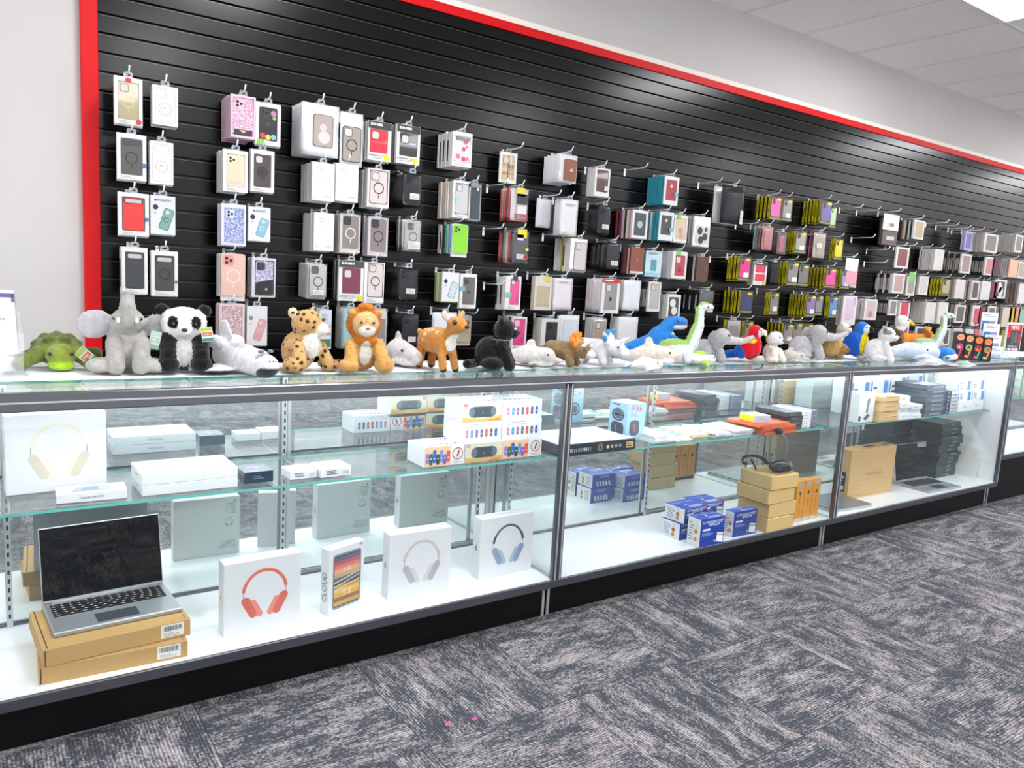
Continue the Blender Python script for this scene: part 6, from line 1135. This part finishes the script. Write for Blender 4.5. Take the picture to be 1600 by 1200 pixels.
plush('plush_tyrannosaur', 'blue plush tyrannosaur with red toothed mouth', 1032, 560.5, .21, 55,
      [e_(0, .05, .42, .24, .3, .3, BD), e_(0, -.16, .4, .15, .16, .22, '#e6ecf2'), c_((0, -.02, .6), .18, (0, -.14, .78), .16, BD), e_(0, -.3, .84, .17, .26, .12, BD), e_(0, -.32, .72, .14, .24, .07, '#e9eef3'), e_(0, -.4, .77, .12, .18, .025, '#d2305a'), c_((0, .3, .3), .2, (0, .9, .15), .07, BD), c_((-.2, -.05, .25), .13, (-.22, -.12, .08), .13, BD), c_((.2, -.05, .25), .13, (.22, -.12, .08), .13, BD), c_((-.18, -.2, .5), .05, (-.16, -.32, .44), .045, BD), c_((.18, -.2, .5), .05, (.16, -.32, .44), .045, BD)],
      [(0, .1, .98, .2, .4, .1, '#1f63b4')], eyes=[('eye', -.15, -.3, .9, .03, '#101010'), ('eye', .15, -.3, .9, .03, '#101010'), *[('tooth', x, -.48+.0*x, .785, .018, '#f6f4f0') for x in (-.1, -.05, 0, .05, .1)]], vox=.026)
def longneck(name, label, u, v, h, yaw, c1, c2, **k):
    return plush(name, label, u, v, h, yaw, [e_(0, .2, .2, .16, .28, .15, c2), e_(0, .24, .29, .13, .26, .09, c1), c_((0, -.02, .28), .1, (0, -.12, .6), .075, c2), c_((0, .03, .3), .08, (0, -.06, .6), .06, c1), c_((0, -.12, .6), .07, (0, -.12, .85), .055, c2), c_((0, -.08, .62), .05, (0, -.07, .88), .045, c1), e_(0, -.2, .92, .07, .13, .06, c2), e_(0, -.16, .96, .055, .09, .04, c1),
        c_((-.1, .05, .15), .07, (-.11, .03, .05), .07, c2), c_((.1, .05, .15), .07, (.11, .03, .05), .07, c2), c_((-.1, .38, .15), .07, (-.11, .4, .05), .07, c2), c_((.1, .38, .15), .07, (.11, .4, .05), .07, c2), c_((0, .45, .2), .08, (0, .8, .1), .03, c1)],
        eyes=[('eye', -.06, -.22, .94, .016, '#101010'), ('eye', .06, -.22, .94, .016, '#101010')], vox=.02, **k)
longneck('plush_brachiosaur', 'green and white long necked plush dinosaur behind the blue tyrannosaur', 1076, 569, .285, 48, '#9cc46a', '#e4ecec')
plush('plush_turtle', 'small white and lime plush turtle before the long necked dinosaur', 1092, 570, .07, 40, [e_(0, .2, .45, .7, .8, .4, '#f0f1ee'), e_(0, .1, .8, .4, .5, .2, '#a9d84a'), e_(0, -.75, .5, .3, .34, .3, '#f0f1ee'), c_((-.5, -.3, .3), .2, (-.9, -.6, .2), .16, '#b9dc6a'), c_((.5, -.3, .3), .2, (.9, -.6, .2), .16, '#b9dc6a')], eyes=[('eye', -.25, -.95, .6, .06, '#101010'), ('eye', .25, -.95, .6, .06, '#101010')], vox=.07)
EG = '#b9b7b8'
def eleph(name, label, u, v, h, yaw, **k):
    return plush(name, label, u, v, h, yaw, [e_(0, .3, .3, .28, .34, .3, EG), e_(0, -.14, .68, .24, .25, .24, EG), c_((0, -.36, .6), .13, (0, -.7, .6), .09, '#c6c4c4'), c_((0, -.7, .6), .09, (0, -.95, .72), .07, '#c6c4c4'), e_(-.3, .0, .58, .06, .2, .26, '#aeacae', (0, -12, 0)), e_(.3, .0, .58, .06, .2, .26, '#aeacae', (0, 12, 0)), c_((-.18, -.08, .32), .12, (-.2, -.16, .1), .12, EG), c_((.18, -.08, .32), .12, (.2, -.16, .1), .12, EG), e_(-.26, .35, .12, .16, .24, .12, EG), e_(.26, .35, .12, .16, .24, .12, EG)],
                 eyes=[('eye', -.2, -.3, .76, .03, '#101010'), ('eye', .2, -.3, .76, .03, '#101010')], vox=.03, **k)
eleph('plush_elephant', 'grey plush elephant with trunk reaching towards the red macaw', 1116, 566, .178, 50)
eleph('plush_elephant', 'larger grey plush elephant right of the white plush dog', 1266, 561, .205, 62)
def parrot(name, label, u, v, h, yaw, main, wing, band, belly, face, **k):
    return plush(name, label, u, v, h, yaw, [e_(0, .02, .42, .22, .24, .36, main), e_(0, -.05, .82, .17, .18, .17, main), e_(0, -.2, .8, .13, .09, .12, face), c_((0, -.27, .82), .065, (0, -.33, .72), .03, '#2a2624' if band else '#efe9dc'), e_(-.2, .1, .42, .07, .2, .3, wing, (-18, 0, 0)), e_(.2, .1, .42, .07, .2, .3, wing, (-18, 0, 0)), c_((0, .2, .25), .12, (0, .7, .12), .09, wing), e_(-.12, -.14, .06, .09, .12, .06, '#b9b6b2'), e_(.12, -.14, .06, .09, .12, .06, '#b9b6b2'), e_(0, -.12, .42, .17, .14, .28, belly)],
                 [(-.24, .02, .6, .12, .2, .08, k.pop('stripe', wing)), (.24, .02, .6, .12, .2, .08, wing)] if False else (), eyes=[('eye', -.11, -.24, .86, .022, '#101010'), ('eye', .11, -.24, .86, .022, '#101010')], vox=.026, **k)
def macaw_patch(c): return [(-.2, .05, .58, .14, .22, .07, c), (.2, .05, .58, .14, .22, .07, c)]
def parrot2(name, label, u, v, h, yaw, main, wing, stripe, belly, face, beak):
    pt = macaw_patch(stripe) if stripe else ()
    return plush(name, label, u, v, h, yaw, [e_(0, .02, .42, .22, .24, .36, main), e_(0, -.05, .82, .17, .18, .17, main), e_(0, -.17, .8, .14, .1, .12, face), c_((0, -.28, .82), .065, (0, -.34, .72), .03, beak), e_(-.19, .1, .4, .08, .2, .3, main if stripe else wing, (-18, 0, 0)), e_(.19, .1, .4, .08, .2, .3, main if stripe else wing, (-18, 0, 0)), e_(-.19, .22, .28, .08, .2, .2, wing, (-25, 0, 0)), e_(.19, .22, .28, .08, .2, .2, wing, (-25, 0, 0)), c_((0, .2, .25), .13, (0, .75, .12), .1, wing), e_(-.12, -.16, .06, .09, .12, .06, '#b9b6b2'), e_(.12, -.16, .06, .09, .12, .06, '#b9b6b2'), e_(0, -.1, .42, .18, .16, .29, belly)],
                 pt, eyes=[('eye', -.12, -.22, .86, .022, '#101010'), ('eye', .12, -.22, .86, .022, '#101010')], vox=.026)
parrot2('plush_macaw', 'red plush macaw with yellow wing band and blue tail', 1172, 566, .19, 28, '#d8142a', '#1c5cb8', '#f0d21c', '#d8142a', '#f0dcd8', '#f0e6da')
parrot2('plush_macaw', 'blue plush macaw with bright yellow belly', 1338, 561.5, .22, 8, '#2a78d8', '#1f5fd0', None, '#f4dc14', '#eef0f2', '#1c1a1a')
plush('plush_dog', 'cream white plush dog sitting beside the red macaw', 1205, 566, .165, 5, [e_(0, .05, .3, .26, .24, .3, '#efe8da'), e_(0, -.06, .74, .25, .23, .22, '#eceae8'), e_(0, -.24, .66, .12, .1, .1, '#f1efed'), e_(-.23, .0, .7, .06, .1, .16, '#d4d0ce'), e_(.23, .0, .7, .06, .1, .16, '#d4d0ce'), c_((-.18, -.14, .35), .1, (-.2, -.26, .1), .1, '#efe9de'), c_((.18, -.14, .35), .1, (.2, -.26, .1), .1, '#efe9de'), e_(-.26, -.15, .1, .15, .2, .1, '#efe8da'), e_(.26, -.15, .1, .15, .2, .1, '#efe8da')], eyes=[('eye', -.1, -.27, .79, .026, '#111111'), ('eye', .1, -.27, .79, .026, '#111111'), ('nose', 0, -.34, .7, (.045, .03, .03), '#6a625c')], vox=.026)
plush('plush_hedgehog', 'round tan plush hedgehog before the larger elephant', 1299, 560.5, .13, 30, [e_(0, .1, .5, .5, .5, .49, '#cda968'), e_(0, -.34, .4, .26, .28, .26, '#a88450'), e_(0, -.6, .38, .1, .12, .09, '#8a6a44'), e_(-.3, -.3, .1, .13, .16, .1, '#8a6a44'), e_(.3, -.3, .1, .13, .16, .1, '#8a6a44')], eyes=[('eye', -.14, -.56, .48, .035, '#111111'), ('eye', .14, -.56, .48, .035, '#111111'), ('nose', 0, -.72, .4, .035, '#1a1512')], vox=.04, fuzz=.045)
plush('plush_puppy', 'small pale plush dog peeking above the tan hedgehog', 1312, 556, .2, 20, [e_(0, .1, .35, .22, .2, .35, '#d9d7d6'), e_(0, -.03, .82, .19, .19, .17, '#dfdddc'), e_(0, -.18, .78, .1, .09, .08, '#efedec'), e_(-.16, .0, .93, .05, .05, .07, '#e4d8a8'), e_(.16, .0, .93, .05, .05, .07, '#cfcdcc')], eyes=[('eye', -.08, -.2, .87, .022, '#101010'), ('eye', .08, -.2, .87, .022, '#101010'), ('nose', 0, -.27, .8, .03, '#101010')], vox=.028)
plush('plush_tiger', 'white and grey plush tiger between the blue macaw and the eagle', 1372, 566, .2, 36, [e_(0, .1, .32, .26, .3, .32, '#efeeee'), e_(0, -.14, .76, .24, .23, .22, '#f0efee'), e_(0, -.34, .7, .13, .1, .1, '#f4f3f2'), e_(-.17, -.05, .95, .07, .05, .07, '#bdbbbb'), e_(.17, -.05, .95, .07, .05, .07, '#bdbbbb'), c_((-.16, -.12, .5), .1, (-.17, -.28, .1), .11, '#eceaea'), c_((.16, -.12, .5), .1, (.17, -.28, .1), .11, '#eceaea'), e_(-.26, .05, .12, .15, .22, .12, '#e6e4e4'), e_(.26, .05, .12, .15, .22, .12, '#e6e4e4')], [(-.2, -.12, .86, .06, .14, .1, '#8b8a8c'), (.2, -.12, .86, .06, .14, .1, '#8b8a8c'), (0, .0, .98, .1, .2, .06, '#8b8a8c')], eyes=[('eye', -.1, -.35, .8, .024, '#101010'), ('eye', .1, -.35, .8, .024, '#101010'), ('nose', 0, -.44, .73, (.04, .03, .03), '#c98a8a')], vox=.026)
plush('plush_eagle', 'plush bald eagle with brown body, white head and yellow beak', 1398, 557, .265, 38, [e_(0, .08, .38, .2, .24, .36, '#6a4a2c'), e_(0, -.06, .82, .15, .16, .16, '#f2f1f0'), e_(0, -.03, .68, .14, .14, .1, '#efeeec'), c_((0, -.2, .83), .065, (0, -.33, .76), .03, '#f0b41c'), e_(-.19, .12, .4, .07, .22, .3, '#54391f', (-15, 0, 0)), e_(.19, .12, .4, .07, .22, .3, '#54391f', (-15, 0, 0)), e_(-.1, -.12, .06, .08, .12, .06, '#e8b430'), e_(.1, -.12, .06, .08, .12, .06, '#e8b430'), c_((0, .25, .2), .1, (0, .5, .08), .08, '#efeeec')], eyes=[('eye', -.11, -.17, .87, .02, '#101010'), ('eye', .11, -.17, .87, .02, '#101010')], vox=.024, fuzz=.009)
trike('plush_triceratops', 'orange plush dinosaur lying behind the pale blue shark', 1432, 552, .17, 45, '#e88a2a', '#f0a03a', '#efc48a', '#f0a03a')
longneck('plush_brachiosaur', 'pale green long necked plush dinosaur right of the eagle', 1460, 556, .285, 46, '#a6c290', '#dfe8ee')
shark('plush_shark', 'large pale blue plush shark lying before the orange dinosaur', 1425, 562, .13, 66, '#c4d3e2', '#e6eaee', 1.5, False, .5)
plush('plush_whale', 'blue and white plush whale in front of the colourful boxes', 1478, 563, .1, 20, [e_(0, .1, .45, .4, .6, .42, '#3a8ad8'), e_(0, -.1, .28, .38, .55, .26, '#eef1f4'), c_((0, .6, .4), .2, (0, 1.1, .6), .1, '#3a8ad8'), e_(-.2, 1.15, .66, .24, .14, .07, '#3a8ad8'), e_(.2, 1.15, .66, .24, .14, .07, '#3a8ad8'), e_(-.5, -.1, .2, .26, .14, .07, '#3a8ad8', (0, 20, 20)), e_(.5, -.1, .2, .26, .14, .07, '#3a8ad8', (0, -20, -20))], eyes=[('eye', -.34, -.3, .42, .04, '#101010'), ('eye', .34, -.3, .42, .04, '#101010')], vox=.05)
# ---- clear gift bags lying over the toys' front
def bag_heap(u, v, w_, d, h, label, seed, cols=()):
    P = at_z(u, v, H); t = thing('clear_gift_bag', label, 'plastic bag', (P.x, P.y, H+.001), math.radians(15)); rg = random.Random(seed); m = MB(); nx, ny = 12, 8; vs = []
    for j in range(ny+1):
        for i in range(nx+1):
            a, b = i/nx*2-1, j/ny*2-1; e = max(0, 1-a*a)*max(0, 1-b*b); vs.append((a*w_/2, b*d/2, .001+h*e*(.55+.45*rg.random())))
    vs += [(i_[0], i_[1], 0) for i_ in vs]; n = (nx+1)*(ny+1); fs = []
    for j in range(ny):
        for i in range(nx): a = j*(nx+1)+i; fs += [(a, a+1, a+nx+2, a+nx+1), (n+a, n+a+nx+1, n+a+nx+2, n+a+1)]
    rim = list(range(nx+1))+[j*(nx+1)+nx for j in range(1, ny+1)]+[ny*(nx+1)+i for i in range(nx-1, -1, -1)]+[j*(nx+1) for j in range(ny-1, 0, -1)]
    fs += [(rim[q], rim[(q+1) % len(rim)], n+rim[(q+1) % len(rim)], n+rim[q]) for q in range(len(rim))]
    m.add(vs, fs, FILM2); m.build('film', t)
    for k, (x, y, a, b, c) in enumerate(cols):
        m = MB(); m.ell((x*w_, y*d, .012), (a, b, .011), mat(c, .6), (0, 0, rg.uniform(-1, 1)), 10, 6); m.build('toy_inside', t)
FILM2 = glass_mat('crinkled_film', (.97, .97, .98), .18, 1.4, .22)
bag_heap(1455, 568, .3, .12, .05, 'crumpled clear bag of white toys beside the large pale blue shark', 3, ((-.1, 0, .05, .03, '#eef0f2'), (.15, 0, .06, .03, '#e4ecf2')))
bag_heap(1505, 571, .3, .1, .03, 'crumpled clear bag with green and pink toys below the colourful boxes', 4, ((-.25, -.1, .05, .012, '#3fae6a'), (.1, .1, .04, .014, '#ef9a9a'), (.3, 0, .03, .014, '#a9c4ee')))
# ---- colourful display boxes and leaflets at the right end
NEON = ['#f08a5a', '#e6309a', '#8fe07a', '#e62a4a', '#f0843a', '#3fb07a']
P0 = at_z(1490, 561, H); P1 = at_z(1548, 565.5, H)
for i in range(4):
    P = P0.lerp(P1, i/4); w_ = (P1-P0).length/4*.95; a = math.atan2(P1.y-P0.y, P1.x-P0.x); rg = random.Random(40+i)
    def neon(m, fr, w2, d, h, i=i, rg=rg):
        F = fr['front']; m.flat(F, circ(w2*.42, 16, 0, h*.32), mat(NEON[(i*2) % 6] if i > 1 else '#f2a070', .4), .0005); m.bars(F, 0, h*.33, w2*.44, w2*.14, mat('#d8284a', .5), .0009, i, 6)
        m.ring(F, 0, -h*.02, w2*.3, w2*.16, mat(NEON[(i+1) % 6], .4), .0007); m.flat(F, circ(w2*.16, 12, -w2*.05, -h*.04), mat(NEON[(i+2) % 6], .4), .0009); m.flat(F, [(w2*.1, -h*.1), (w2*.3, -h*.1), (w2*.05, -h*.42), (-w2*.12, -h*.42)], mat(NEON[(i+3) % 6], .4), .0008); m.flat(F, circ(w2*.17, 12, -w2*.25, -h*.36), mat(NEON[(i+5) % 6], .4), .0009)
    carton('novelty_box', ('black novelty box with neon shapes, leftmost of four', 'black novelty box with neon shapes, second from the left', 'black novelty box with pink and orange discs, third from left', 'black novelty box with a large peach disc, rightmost of four')[i], 'novelty box', P.x, P.y, H+.0008, w_, .09, .172-.008*i, a, '#141416', neon, .001, 'black neon printed boxes')
def leaflet_rack():
    P = at_z(1562, 559, H); t = thing('leaflet_rack', 'stepped leaflet rack with blue and white leaflets at the right end', 'leaflet rack', (P.x, P.y+.1, H+.001), -.5)
    for k in range(4):
        z = .30-.075*k; m = MB(); m.box(-.06, -.03*k-.004, .0, .06, -.03*k, z, mat(('#e9eef4', '#eef0f4', '#e4e8f0', '#efe9e6')[k], .5)); F = Matrix.Translation((0, -.03*k-.004, z)) @ FRONT
        m.rect(F, 0, -.025, .116, .04, mat('#f4f4f6', .5)); m.rect(F, -.03, -.09, .05, .07, mat('#3f78b0', .5)); m.rect(F, .02, -.075, .05, .04, mat('#8a94b4', .5)); m.lines(F, 0, -.02, .09, .02, 2, mat('#8a8f9c', .5), .0008); m.build('leaflet', t)
    m = MB(); m.box(-.065, -.13, 0, .065, .004, .004, CLEARTAB); m.box(-.065, -.134, 0, .065, -.13, .05, CLEARTAB); m.build('rack_base', t)
leaflet_rack()
def sign():
    P = at_z(1576, 557, H); y = .42; A, B = at_y(1578, 506, y), at_y(1574, 550, y); h = A.z-B.z; w_ = .2
    t = thing('counter_sign', 'red and black framed counter sign with large white lettering at the right edge', 'sign', (A.x+w_/2, y, H+.001), -.12)
    m = MB(); m.box(-w_/2, 0, .0, w_/2, .012, h+.02, mat('#e9e7e3', .4), .001); m.build('frame', t); F = Matrix.Translation((0, -.0003, h*.5+.01)) @ FRONT; m = MB()
    m.rect(F, 0, 0, w_*.92, h*.94, mat('#1c1e22', .4)); m.rect(F, 0, h*.36, w_*.92, h*.22, mat('#c81428', .4), .0007); m.text(F, 'WE FIX', 0, h*.36, h*.2, WHITE, .001, bold=True, sx=.8)
    m.rect(F, -w_*.34, h*.12, w_*.18, h*.22, mat('#d8142c', .4), .0007); m.rect(F, -w_*.1, h*.0, w_*.14, h*.44, mat('#4a5a62', .4), .0007); m.rect(F, w_*.12, h*.02, w_*.16, h*.4, mat('#5d6a70', .4), .0007); m.rect(F, w_*.34, -h*.04, w_*.16, h*.4, mat('#b01c2c', .4), .0007); m.lines(F, 0, -h*.3, w_*.7, h*.1, 3, mat('#c9c9c9', .5), .0009); m.bars(F, 0, -h*.41, w_*.8, h*.08, WHITE, .0009, 3, 10); m.build('printed_sheet', t)
sign()
def stand_left():
    P = at_y(0, 560, .40); t = thing('brochure_stand', 'clear brochure stand with purple edged brochures at the left end', 'brochure stand', (at_y(-4, 560, .34).x, .34, H+.001), .12)
    A = at_y(25, 456, .34); B = at_y(25, 530, .34); hT = A.z-H
    X = Matrix.Translation((0, 0, 0)) @ Matrix.Rotation(math.radians(-14), 4, 'X')
    for k, (dx, c) in enumerate(((0, '#eef1fa'), (.004, '#d8a68a'), (.008, '#274a78'))):
        m = MB(); m.box(-.12+dx*.4, .0+k*.004, .06, .052+dx*.4, .003+k*.004, hT/math.cos(.24)-.004*k, mat(c, .4), X=X); F = X @ Matrix.Translation((-.03, -.0004, .06+.1)) @ FRONT
        if not k:
            hh = hT-.06; m.rect(F, -.004, hT-.168, .172, .012, mat('#5c4a8c', .4), .0003); m.rect(F, .078, hT-.175, .008, .025, mat('#5c4a8c', .4), .0003); m.lines(F, .04, hT-.215, .05, .012, 1, mat('#7a6aa8', .4), .0006); m.text(F, 'phone', .04, hT-.235, .014, mat('#b04ab8', .4), .0006, bold=True); m.lines(F, 0, .0, .12, .06, 6, mat('#c9cfe6', .5), .0006)
        m.build('brochure', t)
    m = MB(); m.box(-.13, .014, .0, .066, .017, hT*.78, ACRYL, X=X); m.box(-.13, -.012, .055, .066, -.009, .115, ACRYL, X=X); m.box(-.13, -.06, 0, .066, .06, .004, ACRYL); m.build('acrylic_holder', t)
ACRYL = glass_mat('clear_acrylic', (.95, .97, .97), .05, 1.45, .12)
stand_left()
for (u, v, r, lb) in ((699, 1133, .3, 'pink flower petal on the carpet, the left one'), (741, 1125, -.5, 'pink flower petal on the carpet, the right one')):
    P = at_z(u, v, 0); m = MB(); m.add([(-.009, -.004, .003), (-.002, -.007, .001), (.006, -.003, .002), (.009, .003, .006), (.001, .007, .004), (-.006, .005, .001), (0, 0, .0015), (0, 0, .0008)], [(6, 0, 1), (6, 1, 2), (6, 2, 3), (6, 3, 4), (6, 4, 5), (6, 5, 0), (7, 1, 0), (7, 2, 1), (7, 3, 2), (7, 4, 3), (7, 5, 4), (7, 0, 5)], mat('#e03a8a', .6))
    o = m.build('flower_petal', loc=(P.x, P.y, .001)); o.rotation_euler = (0, 0, r); tag(o, lb, 'petal', 'pink petals on the carpet')
